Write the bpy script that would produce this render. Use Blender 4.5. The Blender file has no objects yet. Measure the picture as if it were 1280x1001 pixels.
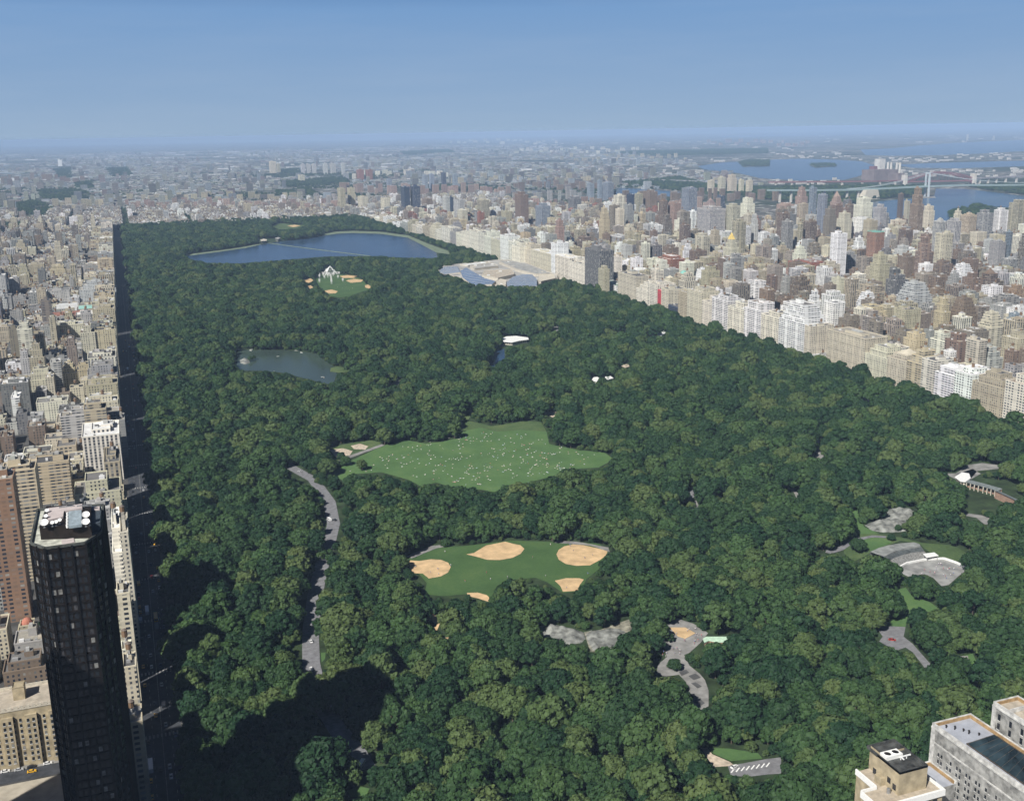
import bpy, math, random
import numpy as np
R0 = random.Random(7)
C = bpy.context.scene.collection
# ------------------------------------------------------------------ camera model (grid frame: x = across the park, y = up the park, metres)
CX, CY, CZ = 9.79, -421.73, 338.14
YAW, PIT, ROL, FPX = .34858, .24783, .01723, 1327.79
PW, PH = 1280., 1001.
_cy, _sy, _cp, _sp = math.cos(YAW), math.sin(YAW), math.cos(PIT), math.sin(PIT)
VF = np.array([_sy*_cp, _cy*_cp, -_sp]); VR = np.array([_cy, -_sy, 0.]); VU = np.cross(VR, VF)
_c, _s = math.cos(ROL), math.sin(ROL)
CAM = np.array([CX, CY, CZ])
def ray(px, py):
    dx = px-PW/2; dy = py-PH/2
    x = _c*dx-_s*dy; y = _s*dx+_c*dy
    return VF*FPX+VR*x-VU*y
def G(px, py, z=0.):
    d = ray(px, py); t = (z-CZ)/d[2]
    return (CX+d[0]*t, CY+d[1]*t)
def on_x(px, py, x0):
    d = ray(px, py); t = (x0-CX)/d[0]; return CY+d[1]*t, CZ+d[2]*t
def on_y(px, py, y0):
    d = ray(px, py); t = (y0-CY)/d[1]; return CX+d[0]*t, CZ+d[2]*t
def P(x, y, z=0.):
    d = np.array([x, y, z])-CAM; zz = d@VF
    if zz < 1: return (-9999., -9999., 1.)
    a = d@VR/zz*FPX; b = -(d@VU)/zz*FPX
    return (PW/2+_c*a+_s*b, PH/2-_s*a+_c*b, zz)
def PN(a):
    d = a-CAM; zz = d@VF; zz = np.where(zz < 1, 1, zz)
    u = d@VR/zz*FPX; v = -(d@VU)/zz*FPX
    return PW/2+_c*u+_s*v, PH/2-_s*u+_c*v, zz
def inpoly(px, py, poly):
    px = np.asarray(px); py = np.asarray(py); r = np.zeros(px.shape, bool); n = len(poly)
    for i in range(n):
        x1, y1 = poly[i]; x2, y2 = poly[(i+1) % n]
        if y1 == y2: continue
        c = (y1 > py) != (y2 > py)
        r ^= c & (px < (x2-x1)*(py-y1)/(y2-y1)+x1)
    return r
def zm(x0, y0, s, pts): return [(x0+a/s, y0+b/s) for a, b in pts]

# ------------------------------------------------------------------ materials
def newmat(name):
    m = bpy.data.materials.new(name); m.use_nodes = True
    n = m.node_tree.nodes; n.clear()
    o = n.new('ShaderNodeOutputMaterial'); b = n.new('ShaderNodeBsdfPrincipled')
    m.node_tree.links.new(b.outputs[0], o.inputs[0])
    b.inputs['Specular IOR Level'].default_value = .25
    return m, n, m.node_tree.links, b
def mth(n, l, op, a, b=None, c=None):
    x = n.new('ShaderNodeMath'); x.operation = op
    for i, v in enumerate((a, b, c)):
        if v is None: continue
        if isinstance(v, (int, float)): x.inputs[i].default_value = v
        else: l.new(v, x.inputs[i])
    return x.outputs[0]
def mixc(n, l, f, a, b, mode='MIX'):
    x = n.new('ShaderNodeMix'); x.data_type = 'RGBA'; x.blend_type = mode
    for s, v in ((x.inputs[0], f), (x.inputs[6], a), (x.inputs[7], b)):
        if isinstance(v, (int, float)): s.default_value = v
        elif isinstance(v, tuple): s.default_value = (*v[:3], 1)
        else: l.new(v, s)
    return x.outputs[2]
def noise(n, l, vec, scale, detail=3, rough=.55, out='Fac'):
    x = n.new('ShaderNodeTexNoise'); x.inputs['Scale'].default_value = scale
    x.inputs['Detail'].default_value = detail; x.inputs['Roughness'].default_value = rough
    if vec is not None: l.new(vec, x.inputs['Vector'])
    return x.outputs[out]
def ramp(n, l, f, stops):
    x = n.new('ShaderNodeValToRGB'); e = x.color_ramp.elements
    while len(e) < len(stops): e.new(.5)
    for i, (p, c) in enumerate(stops): e[i].position = p; e[i].color = (*c, 1)
    l.new(f, x.inputs[0]); return x.outputs[0]
def geopos(n): return n.new('ShaderNodeNewGeometry').outputs['Position']
MATS = {}
def plain(name, col, rough=.7, var=.12, scale=.3, metal=0., spec=.25):
    if name in MATS: return MATS[name]
    m, n, l, b = newmat(name)
    f = noise(n, l, geopos(n), scale, 4)
    a = tuple(max(0, c*(1-var*1.6)) for c in col); d = tuple(min(1, c*(1+var*1.6)) for c in col)
    l.new(ramp(n, l, f, [(.3, a), (.7, d)]), b.inputs['Base Color'])
    b.inputs['Roughness'].default_value = rough; b.inputs['Metallic'].default_value = metal
    b.inputs['Specular IOR Level'].default_value = spec
    MATS[name] = m; return m
def facade(name, bay, flr, ww, wh, dark=(.025, .03, .04), blind=.3, vstrip=False, hband=False, glass=False):
    m, n, l, b = newmat(name)
    at = n.new('ShaderNodeAttribute'); at.attribute_name = 'Col'
    uv = n.new('ShaderNodeUVMap'); uv.uv_map = 'UVMap'
    sp = n.new('ShaderNodeSeparateXYZ'); l.new(uv.outputs[0], sp.inputs[0])
    u = mth(n, l, 'DIVIDE', sp.outputs[0], bay); v = mth(n, l, 'DIVIDE', sp.outputs[1], flr)
    fu = mth(n, l, 'FRACT', u); fv = mth(n, l, 'FRACT', v)
    iu = mth(n, l, 'FLOOR', u); iv = mth(n, l, 'FLOOR', v)
    mu = mth(n, l, 'LESS_THAN', mth(n, l, 'ABSOLUTE', mth(n, l, 'SUBTRACT', fu, .5)), ww/2)
    mv = mth(n, l, 'LESS_THAN', mth(n, l, 'ABSOLUTE', mth(n, l, 'SUBTRACT', fv, .52)), wh/2)
    if vstrip: mask = mth(n, l, 'MULTIPLY', mu, mth(n, l, 'ADD', mth(n, l, 'MULTIPLY', mv, .45), .55))
    elif hband: mask = mth(n, l, 'MULTIPLY', mv, mth(n, l, 'ADD', mth(n, l, 'MULTIPLY', mu, .4), .6))
    else: mask = mth(n, l, 'MULTIPLY', mu, mv)
    cb = n.new('ShaderNodeCombineXYZ'); l.new(iu, cb.inputs[0]); l.new(iv, cb.inputs[1])
    wn = n.new('ShaderNodeTexWhiteNoise'); wn.noise_dimensions = '2D'; l.new(cb.outputs[0], wn.inputs['Vector'])
    # bays without a window here and there, wider piers every few bays
    pier = mth(n, l, 'LESS_THAN', mth(n, l, 'FRACT', mth(n, l, 'DIVIDE', mth(n, l, 'ADD', iu, .5), 5.)), .81)
    if not (vstrip or glass): mask = mth(n, l, 'MULTIPLY', mask, mth(n, l, 'ADD', mth(n, l, 'MULTIPLY', pier, .8), .2))
    lum = ramp(n, l, wn.outputs['Value'], [(0, dark), (.55, tuple(c*1.6 for c in dark)), (.8, (blind*.5,)*3), (1, (blind*1.1, blind*1.08, blind))])
    nz = noise(n, l, geopos(n), .035, 4, .6)
    nz2 = noise(n, l, geopos(n), .4, 2, .6)
    g = mth(n, l, 'ADD', mth(n, l, 'MULTIPLY', nz, .5), mth(n, l, 'MULTIPLY', nz2, .1)); g = mth(n, l, 'ADD', g, .7)
    gc = n.new('ShaderNodeCombineColor')
    for i in range(3): l.new(g, gc.inputs[i])
    wall = mixc(n, l, 1., at.outputs['Color'], gc.outputs[0], 'MULTIPLY')
    # floor band line (string courses)
    band = mth(n, l, 'LESS_THAN', mth(n, l, 'FRACT', mth(n, l, 'DIVIDE', mth(n, l, 'ADD', iv, .5), 4.)), .24)
    wall = mixc(n, l, mth(n, l, 'MULTIPLY', band, .18), wall, (.12, .11, .1))
    l.new(mixc(n, l, mask, wall, lum), b.inputs['Base Color'])
    l.new(mth(n, l, 'SUBTRACT', .85, mth(n, l, 'MULTIPLY', mask, .6)), b.inputs['Roughness'])
    MATS[name] = m; return m
facade('brick_small_windows', 3.1, 3.05, .42, .52)
facade('stone_paired_windows', 4.4, 3.2, .6, .5)
facade('wall_with_window_strips', 4.2, 3.0, .5, .62, vstrip=True)
facade('wall_with_balcony_bands', 5.5, 2.95, .6, .5, hband=True)
facade('dark_curtain_wall', 2.6, 3.3, .75, .7, dark=(.015, .022, .035), blind=.08, glass=True)
FAC = ['brick_small_windows', 'stone_paired_windows', 'wall_with_window_strips', 'wall_with_balcony_bands', 'dark_curtain_wall']
def attrmat(name, rough=.85, amp=.5, sc=.12):
    m, n, l, b = newmat(name)
    at = n.new('ShaderNodeAttribute'); at.attribute_name = 'Col'
    nz = mth(n, l, 'ADD', mth(n, l, 'MULTIPLY', noise(n, l, geopos(n), sc, 5, .65), amp*2), 1-amp)
    gc = n.new('ShaderNodeCombineColor')
    for i in range(3): l.new(nz, gc.inputs[i])
    l.new(mixc(n, l, 1., at.outputs['Color'], gc.outputs[0], 'MULTIPLY'), b.inputs['Base Color'])
    b.inputs['Roughness'].default_value = rough; MATS[name] = m; return m
attrmat('roofing'); attrmat('painted_trim', .6, .15, .5); attrmat('smooth_metal', .35, .1, 1.)
SLOTS = FAC+['roofing', 'painted_trim', 'smooth_metal']
SI = {k: i for i, k in enumerate(SLOTS)}

# ------------------------------------------------------------------ mesh collector
class MB:
    def __init__(s): s.v = []; s.f = []; s.uv = []; s.c = []; s.m = []
    def quad(s, a, b, c, d, uv=None, col=(.5, .5, .5), mat=0):
        i = len(s.v); s.v += [a, b, c, d]; s.f.append((i, i+1, i+2, i+3))
        s.uv += uv or [(0, 0), (1, 0), (1, 1), (0, 1)]; s.c.append(col); s.m.append(mat)
    def poly(s, pts, col=(.5, .5, .5), mat=0):
        i = len(s.v); s.v += pts; s.f.append(tuple(range(i, i+len(pts)))); s.uv += [(p[0], p[1]) for p in pts]; s.c.append(col); s.m.append(mat)
    def box(s, x0, x1, y0, y1, z0, z1, wall, wm, roof=None, rm=None, u0=0., v0=0., bottom=False, top=True):
        H = z1-z0
        def w(a, b, off):
            L = math.hypot(b[0]-a[0], b[1]-a[1])
            s.quad((*a, z0), (*b, z0), (*b, z1), (*a, z1), [(off, v0), (off+L, v0), (off+L, v0+H), (off, v0+H)], wall, wm)
            return off+L
        u = w((x0, y0), (x1, y0), u0); u = w((x1, y0), (x1, y1), u); u = w((x1, y1), (x0, y1), u); w((x0, y1), (x0, y0), u)
        if top: s.poly([(x0, y0, z1), (x1, y0, z1), (x1, y1, z1), (x0, y1, z1)], roof or wall, wm if rm is None else rm)
        if bottom: s.poly([(x0, y1, z0), (x1, y1, z0), (x1, y0, z0), (x0, y0, z0)], wall, wm)
    def cyl(s, x, y, z0, z1, r0, r1, col, mat, n=10, cap=True):
        a = [(math.cos(2*math.pi*k/n), math.sin(2*math.pi*k/n)) for k in range(n)]
        for k in range(n):
            p, q = a[k], a[(k+1) % n]
            s.quad((x+p[0]*r0, y+p[1]*r0, z0), (x+q[0]*r0, y+q[1]*r0, z0), (x+q[0]*r1, y+q[1]*r1, z1), (x+p[0]*r1, y+p[1]*r1, z1), None, col, mat)
        if cap and r1 > .01: s.poly([(x+p[0]*r1, y+p[1]*r1, z1) for p in a], col, mat)
    def beam(s, a, b, w, col, mat, h=None):
        a = np.array(a, float); b = np.array(b, float); d = b-a; d /= max(1e-6, np.linalg.norm(d))
        up = np.array([0, 0, 1.]) if abs(d[2]) < .95 else np.array([0, 1., 0])
        r = np.cross(d, up); r /= np.linalg.norm(r); t = np.cross(r, d); r = r*w/2; t = t*(h or w)/2
        A = [tuple(a+p) for p in (-r-t, r-t, r+t, -r+t)]; B = [tuple(b+p) for p in (-r-t, r-t, r+t, -r+t)]
        for k in range(4): s.quad(A[k], A[(k+1) % 4], B[(k+1) % 4], B[k], None, col, mat)
        s.poly(A[::-1], col, mat); s.poly(B, col, mat)
    def merge(s, o):
        i = len(s.v); s.v += o.v; s.f += [tuple(k+i for k in f) for f in o.f]; s.uv += o.uv; s.c += o.c; s.m += o.m
    def mesh(s, name, mats=None, origin=(0, 0, 0), smooth=False):
        me = bpy.data.meshes.new(name)
        v = np.array(s.v, dtype=np.float32).reshape(-1, 3)-np.array(origin, dtype=np.float32)
        ln = np.array([len(f) for f in s.f], dtype=np.int32); idx = np.fromiter((k for f in s.f for k in f), dtype=np.int32)
        me.vertices.add(len(v)); me.vertices.foreach_set('co', v.ravel())
        me.loops.add(len(idx)); me.loops.foreach_set('vertex_index', idx)
        me.polygons.add(len(ln)); me.polygons.foreach_set('loop_start', np.concatenate(([0], np.cumsum(ln)[:-1])).astype(np.int32)); me.polygons.foreach_set('loop_total', ln)
        if mats is None:
            used = sorted(set(s.m)); mp = {k: i for i, k in enumerate(used)}
            for k in used: me.materials.append(MATS[SLOTS[k]])
            mi = np.array([mp[k] for k in s.m], dtype=np.int32)
        else:
            for m in mats: me.materials.append(m)
            mi = np.array(s.m, dtype=np.int32)
        me.polygons.foreach_set('material_index', mi)
        if smooth: me.polygons.foreach_set('use_smooth', np.ones(len(ln), bool))
        ul = me.uv_layers.new(name='UVMap'); ul.data.foreach_set('uv', np.array(s.uv, dtype=np.float32).ravel())
        ca = me.color_attributes.new('Col', 'FLOAT_COLOR', 'CORNER')
        cc = np.ones((len(idx), 4), dtype=np.float32); cc[:, :3] = np.repeat(np.array(s.c, dtype=np.float32), ln, axis=0)
        ca.data.foreach_set('color', cc.ravel())
        me.update(); me.validate(); return me
def tag(o, label=None, cat=None, group=None, kind=None):
    if label: o['label'] = label
    if cat: o['category'] = cat
    if group: o['group'] = group
    if kind: o['kind'] = kind
    return o
def obj(name, mb, mats=None, parent=None, loc=(0, 0, 0), smooth=False, local=False):
    """mesh given in world metres (or, with local=True, round its own origin) -> one object standing at loc"""
    if parent is not None and not local: org = tuple(parent.location)
    else: org = (0, 0, 0) if local else loc
    me = mb.mesh(name, mats, org, smooth); o = bpy.data.objects.new(name, me); C.objects.link(o)
    if parent is not None: o.parent = parent
    else: o.location = loc
    return o
def empty(name, loc, label=None, cat=None, group=None):
    o = bpy.data.objects.new(name, None); C.objects.link(o); o.location = loc; o.empty_display_size = 1
    return tag(o, label, cat, group)
def copy_tree(o, parent=None):
    c = o.copy(); C.objects.link(c)
    if parent is not None: c.parent = parent
    for ch in list(o.children): copy_tree(ch, c)
    return c
def sheet(name, pts, z, mat, kind='structure', th=0.):
    mb = MB(); mb.poly([(x, y, z) for x, y in pts], (.5,)*3, 0)
    o = obj(name, mb, [mat]); o['kind'] = kind; return o
def pxsheet(name, poly, z, mat): 
    pts = [G(a, b, z) for a, b in poly]
    ar = sum(pts[i][0]*pts[(i+1) % len(pts)][1]-pts[(i+1) % len(pts)][0]*pts[i][1] for i in range(len(pts)))
    return sheet(name, pts if ar > 0 else pts[::-1], z, mat)
SKY_STR, SUN_STR, EXPO, SKY_SAT = .05, 4.95, 0.36, 1.0
SKY_HOR, SKY_TOP = (.25, .345, .47), (.135, .265, .48)
HAZE_COL, HAZE_DEN = (.43, .6, .88, 1), 5.0e-5
# ------------------------------------------------------------------ setting
def ground_mat():
    m, n, l, b = newmat('far_ground'); p = geopos(n)
    vo = n.new('ShaderNodeTexVoronoi'); vo.inputs['Scale'].default_value = .03; l.new(p, vo.inputs['Vector'])
    sp = n.new('ShaderNodeSeparateColor'); l.new(vo.outputs['Color'], sp.inputs[0])
    roofs = ramp(n, l, sp.outputs[0], [(0, (.06, .065, .05)), (.5, (.13, .12, .11)), (.8, (.24, .22, .2)), (.93, (.5, .5, .48)), (1, (.7, .7, .68))])
    big = noise(n, l, p, .0011, 6, .62); sm = noise(n, l, p, .012, 4, .7)
    g = mth(n, l, 'ADD', mth(n, l, 'MULTIPLY', big, .62), mth(n, l, 'MULTIPLY', sm, .38))
    k = ramp(n, l, g, [(.44, (0, 0, 0)), (.56, (1, 1, 1))])
    s2 = n.new('ShaderNodeSeparateColor'); l.new(k, s2.inputs[0])
    l.new(mixc(n, l, s2.outputs[0], roofs, (.028, .045, .024)), b.inputs['Base Color']); b.inputs['Roughness'].default_value = .95
    return m
GM = ground_mat()
mb = MB(); N = 12; S = 62000.
for i in range(N):
    for j in range(N):
        x0 = -S+2*S*i/N; y0 = -S+2*S*j/N; d = 2*S/N
        mb.poly([(x0, y0, 0), (x0+d, y0, 0), (x0+d, y0+d, 0), (x0, y0+d, 0)])
obj('ground', mb, [GM])['kind'] = 'structure'
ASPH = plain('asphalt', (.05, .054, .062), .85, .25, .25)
CITYG = plain('city_pavement', (.075, .073, .07), .9, .3, .06)
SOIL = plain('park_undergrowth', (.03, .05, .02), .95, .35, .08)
def grassmat(name, c, var=.2):
    m, n, l, b = newmat(name); p = geopos(n)
    f = mth(n, l, 'ADD', mth(n, l, 'MULTIPLY', noise(n, l, p, .03, 5, .6), .6), mth(n, l, 'MULTIPLY', noise(n, l, p, .5, 4, .7), .4))
    l.new(ramp(n, l, f, [(.35, tuple(x*(1-var) for x in c)), (.5, c), (.66, (c[0]*(1+var*1.9), c[1]*(1+var*.9), c[2]*(1+var)))]), b.inputs['Base Color'])
    b.inputs['Roughness'].default_value = .9; return m
GRASS = grassmat('mown_grass', (.078, .152, .05), .24); GRASSD = grassmat('darker_grass', (.058, .115, .036), .24); GRASSY = grassmat('rough_grass', (.07, .115, .042), .4)
SAND = plain('ball_field_clay', (.58, .41, .23), .9, .14, .12)
SANDP = plain('pale_sand', (.5, .42, .33), .9, .2, .4)
PAVE = plain('grey_paving', (.24, .235, .225), .9, .22, .12)
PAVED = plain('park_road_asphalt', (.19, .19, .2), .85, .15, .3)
ROCK = plain('grey_schist', (.19, .195, .18), .9, .4, .2)
WHITE = plain('white_paint', (.8, .8, .78), .6, .04, 1.)
def watermat(name, col, bump=.25, sc=.12):
    m, n, l, b = newmat(name); p = geopos(n)
    l.new(ramp(n, l, noise(n, l, p, .01, 3), [(.35, tuple(x*.85 for x in col)), (.65, tuple(x*1.2 for x in col))]), b.inputs['Base Color'])
    b.inputs['Roughness'].default_value = .22; b.inputs['Specular IOR Level'].default_value = .5
    bp = n.new('ShaderNodeBump'); bp.inputs['Strength'].default_value = bump; bp.inputs['Distance'].default_value = .6
    l.new(noise(n, l, p, sc, 5, .7), bp.inputs['Height']); l.new(bp.outputs[0], b.inputs['Normal']); return m
WRES = watermat('reservoir_water', (.026, .055, .105)); WLAKE = watermat('lake_water', (.05, .075, .06), .15); WRIV = watermat('river_water', (.05, .09, .135), .4, .05)

FIFTH, CPW = 962., -10.       # building line east of the park; building line west of it
PARK_S, PARK_N = -50., None
nw = G(143, 272); ne = G(424, 264); PARK_N = 3900.
nwx, nwy = nw; nex, ney = ne
# Manhattan floor of streets, then the park on it
sheet('city_ground', [(-1500, -600), (2350, -600), (2250, 1500), (2050, 2600), (1950, 3600), (1900, 4700), (-1500, 4700)], .1, CITYG)
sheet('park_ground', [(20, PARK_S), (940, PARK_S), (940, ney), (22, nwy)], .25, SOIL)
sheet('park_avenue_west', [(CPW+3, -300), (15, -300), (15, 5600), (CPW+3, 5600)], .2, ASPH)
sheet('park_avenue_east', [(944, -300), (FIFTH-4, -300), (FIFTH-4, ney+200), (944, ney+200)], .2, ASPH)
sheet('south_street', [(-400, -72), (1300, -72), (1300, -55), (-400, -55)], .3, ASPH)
sheet('sidewalk_west', [(15, 20), (20.5, 20), (20.5, nwy), (15, nwy)], .4, plain('dark_flagstones', (.13, .13, .125), .9, .2, .3))
mb = MB()
for k, x in enumerate((-1.2, 4., 9.2)):
    y = 0
    while y < 2200:
        mb.poly([(x-.12, y, .32), (x+.12, y, .32), (x+.12, y+(3. if k != 1 else 8.5), .32), (x-.12, y+(3. if k != 1 else 8.5), .32)]); y += 9
for y in (88, 168, 248, 330, 410, 490, 570, 650, 730, 810):
    for k in range(9):
        mb.poly([(-5.5+k*2.2, y, .33), (-4.5+k*2.2, y, .33), (-4.5+k*2.2, y+4, .33), (-5.5+k*2.2, y+4, .33)])
obj('road_markings', mb, [plain('worn_road_paint', (.3, .3, .29), .8, .2, .5)])['kind'] = 'structure'

# clearings, as they were measured on the photograph and dropped to the ground
za = lambda p: zm(360, 500, 2.909, p)
zc = lambda p: zm(640, 740, 3.834, p)
zd = lambda p: zm(1000, 560, 3.336, p)
zl = lambda p: zm(220, 260, 3.765, p)
z2 = lambda p: zm(320, 140, 3.85, p)
z8 = lambda p: zm(540, 300, 4., p)
z9 = lambda p: zm(180, 780, 3.368, p)
z10 = lambda p: zm(860, 540, 5.333, p)
z11 = lambda p: zm(520, 760, 4.923, p)
CLEAR = []
def clearing(name, poly, z, mat, clear=True):
    if clear: CLEAR.append(poly)
    return pxsheet(name, poly, z, mat)
clearing('reservoir_water', zl([(45,227),(200,207),(330,188),(400,172),(500,157),(620,146),(700,130),(760,121),(830,118),(960,122),(1090,140),(1150,170),(1225,210),(1232,236),(1120,236),(900,226),(700,229),(500,246),(300,261),(150,259),(60,241)]), .5, WRES)
clearing('reservoir_bank', zl([(700,130),(760,121),(830,118),(960,122),(1090,140),(1150,170),(1225,210),(1290,218),(1280,202),(1180,166),(1095,130),(960,112),(830,108),(750,112),(690,124)]), .7, plain('pale_stone_bank', (.16, .2, .13), .9, .2, .1))
clearing('reservoir_bank', zl([(45,227),(200,207),(330,188),(400,172),(398,167),(330,181),(200,200),(45,220)]), .7, plain('pale_stone_bank', (.16, .2, .13)))
clearing('lake_water', zl([(290,662),(350,668),(430,668),(560,672),(660,684),(690,710),(740,742),(760,770),(740,830),(700,825),(600,800),(500,775),(400,766),(290,764),(283,720)]), .5, WLAKE)
clearing('reed_bank', zl([(728,752),(760,745),(820,758),(828,768),(770,775),(725,770)]), .7, GRASSY)
clearing('pond_water', z8([(272,622),(290,588),(330,552),(362,543),(364,600),(355,626),(300,634)]), .5, WRES)
clearing('great_lawn', z2([(288,800),(300,785),(330,775),(400,780),(500,800),(535,830),(560,850),(490,872),(440,890),(400,893),(350,885),(300,838)]), .5, GRASSD)
for q in ([(228,806),(262,800),(278,812),(255,822),(230,818)], [(240,840),(265,834),(277,846),(255,853)], [(328,860),(365,855),(394,863),(382,873),(350,874)],
          [(402,790),(440,785),(492,790),(470,799),(420,799)], [(432,811),(470,803),(518,808),(505,818),(455,822)], [(524,834),(545,829),(558,840),(545,850),(526,845)]):
    clearing('clay_infield', z2(q), .7, SAND)
clearing('north_meadow', z2([(75,550),(110,535),(170,540),(240,545),(200,560),(120,568)]), .5, GRASSY)
clearing('clay_infield', z2([(150,548),(185,543),(215,548),(180,555)]), .7, SAND)
SHEEP = za([(170,258),(240,215),(345,165),(430,145),(500,158),(560,150),(610,140),(640,112),(700,100),(760,115),(850,108),(940,115),(950,160),(1060,182),(1150,190),(1185,215),(1130,245),(1050,250),(950,280),(870,300),(800,310),(750,335),(700,325),(600,318),(540,300),(480,312),(440,290),(340,262),(250,268),(200,292),(165,275)])
clearing('oval_lawn', SHEEP, .5, GRASS)
clearing('rough_lawn', za([(640,112),(655,75),(700,85),(740,95),(870,75),(920,80),(940,115),(850,108),(760,118),(700,102)]), .45, GRASSY)
clearing('dirt_court', za([(150,180),(200,175),(235,185),(225,200),(175,208)]), .7, SANDP)
clearing('dirt_court', za([(228,166),(262,158),(292,168),(280,180),(240,178)]), .7, SANDP)
clearing('rough_lawn', za([(150,170),(300,145),(345,155),(345,166),(190,225),(150,205)]), .4, GRASSY)
clearing('footpath', za([(182,216),(340,160),(352,164),(190,224)]), .8, PAVE)
HECK = za([(495,705),(505,665),(450,600),(428,572),(470,560),(540,535),(640,530),(810,510),(970,515),(1130,520),(1168,550),(1130,615),(1085,650),(1065,695),(1000,700),(940,660),(900,645),(800,655),(760,675),(735,725),(650,705),(560,712)])
clearing('ball_field_lawn', HECK, .5, GRASSD)
for q in ([(440,582),(478,584),(520,578),(556,580),(582,590),(592,606),(582,626),(556,640),(512,648),(490,630),(446,628)],
          [(648,560),(676,555),(720,528),(790,514),(815,521),(845,527),(860,540),(846,558),(816,573),(770,581),(724,580),(690,570)],
          [(976,560),(984,544),(1004,531),(1036,524),(1075,527),(1120,537),(1162,548),(1158,562),(1136,580),(1098,600),(1050,602),(1010,595),(985,580)],
          [(970,656),(1010,647),(1060,647),(1076,652),(1060,672),(1058,692),(1000,696),(990,675)],
          [(650,700),(690,699),(722,708),(738,722),(728,732),(690,720),(655,712)]):
    clearing('clay_infield', za(q), .7, SAND)
clearing('footpath', za([(430,568),(520,530),(600,520),(602,527),(540,538),(450,575)]), .8, PAVE)
clearing('footpath', za([(970,510),(1050,514),(1165,535),(1170,552),(1100,528),(970,518)]), .8, PAVE)
clearing('dirt_patch', z11([(60,50),(110,35),(160,30),(160,60),(130,135),(85,138),(130,100)]), .6, SAND)
clearing('dirt_patch', z11([(165,185),(200,175),(205,190),(175,203)]), .6, SAND)
# park drives
def ribbon(name, pts, w, z, mat, clear=()):
    q = [np.array(G(*p)) for p in pts]; L = []; Rr = []
    for i, a in enumerate(q):
        d = q[min(i+1, len(q)-1)]-q[max(i-1, 0)]; d /= np.linalg.norm(d); nn = np.array([-d[1], d[0]])*w/2
        L.append(a+nn); Rr.append(a-nn)
    pts = [tuple(p) for p in Rr]+[tuple(p) for p in L[::-1]]
    return sheet(name, pts, z, mat)
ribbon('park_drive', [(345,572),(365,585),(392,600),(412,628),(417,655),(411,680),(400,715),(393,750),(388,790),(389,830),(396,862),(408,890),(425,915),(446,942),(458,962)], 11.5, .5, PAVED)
CLEAR += [za([(0,238),(40,238),(70,262),(100,298),(150,335),(160,352),(105,325),(60,300),(20,268),(0,262)]), za([(130,340),(165,352),(190,385),(198,430),(188,470),(170,525),(140,525),(134,460),(142,400)]), [(397,700),(409,700),(405,730),(393,760),(390,792),(380,792),(386,745)],
          z9([(665,58),(720,52),(745,130),(740,200),(728,240),(690,242),(668,200),(650,130)]), z9([(760,365),(790,375),(930,560),(985,600),(960,625),(905,590),(800,480)]), za([(98,608),(125,602),(118,625),(100,628)])]
clearing('rough_lawn', z9([(745,120),(765,118),(762,145),(748,160)]), .45, GRASS)
clearing('rough_lawn', z9([(855,700),(900,680),(950,690),(935,722),(870,728)]), .45, GRASS)
clearing('footpath', z9([(840,345),(865,340),(875,372),(850,378)]), .45, GRASS)
# playground plaza and the rocks
clearing('plaza_paving', zc([(722,238),(762,215),(735,160),(790,125),(870,150),(940,195),(905,240),(850,290),(825,300),(850,350),(900,390),(925,420),(942,470),(942,545),(900,566),(862,562),(872,500),(840,470),(835,430),(800,395),(740,402),(690,398),(700,345),(742,310)]), .5, PAVE)
clearing('dirt_patch', zc([(755,168),(830,168),(880,195),(850,212),(830,222),(795,212),(775,190)]), .7, SAND)
clearing('dirt_patch', zc([(672,158),(690,155),(692,182),(678,186)]), .7, SAND)
for q in ([(800,380),(835,370),(850,384),(812,400)], [(845,400),(880,388),(905,408),(870,420)], [(858,435),(880,430),(910,450),(890,460)], [(860,520),(900,510),(925,530),(900,545)]):
    clearing('play_surface', zc(q), .7, plain('dark_play_surface', (.09, .09, .09)), False)
clearing('rough_lawn', zc([(500,150),(560,130),(600,150),(560,190),(450,290),(375,285),(345,190),(420,180)]), .4, plain('worn_ground', (.24, .23, .18), .9, .4, .2))
clearing('footpath', zc([(905,745),(935,742),(960,775),(1045,812),(1060,825),(1035,832),(945,838),(938,822),(950,815)]), .6, SANDP)
clearing('rough_lawn', zc([(940,745),(1040,748),(1180,770),(1200,795),(1050,808),(965,772)]), .45, GRASS)
clearing('rough_lawn', zc([(880,760),(915,755),(948,800),(945,820),(910,820)]), .45, GRASS)
clearing('park_drive', zc([(1035,832),(1225,797),(1290,790),(1290,868),(1225,872),(1125,884),(1048,876)]), .55, PAVED)
q = MB()
for k in range(8):
    a = zc([(1050+k*24, 868-k*4)])[0]; b = zc([(1066+k*24, 848-k*4)])[0]; a = G(*a); b = G(*b)
    q.beam((*a, .6), (*b, .6), .7, (.8,)*3, 0, .02)
obj('road_markings', q, [WHITE])['kind'] = 'structure'
# rink hollow
clearing('rough_lawn', zd([(185,440),(180,415),(240,370),(255,345),(340,362),(420,372),(510,395),(640,405),(700,440),(705,470),(640,470),(560,450),(500,400),(420,385),(330,420),(290,440),(230,470),(200,455)]), .4, GRASSY)
clearing('rough_lawn', zd([(205,395),(260,375),(340,372),(385,392),(300,430),(270,415)]), .5, GRASS)
clearing('footpath', zd([(110,425),(165,410),(220,378),(300,363),(360,366),(358,374),(300,372),(235,388),(180,425),(130,440),(105,435)]), .7, PAVED)
clearing('rink_surface', zd([(418,500),(445,485),(520,470),(600,465),(650,482),(702,510),(665,530),(620,570),(590,575),(555,540),(520,525),(450,535),(425,522)]), .7, plain('rink_surface', (.27, .27, .26), .8, .25, .1))
clearing('rough_lawn', zd([(405,590),(440,580),(470,620),(540,640),(585,672),(560,690),(500,670),(450,700),(440,745),(330,745),(420,690),(435,640)]), .45, GRASS)
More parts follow.
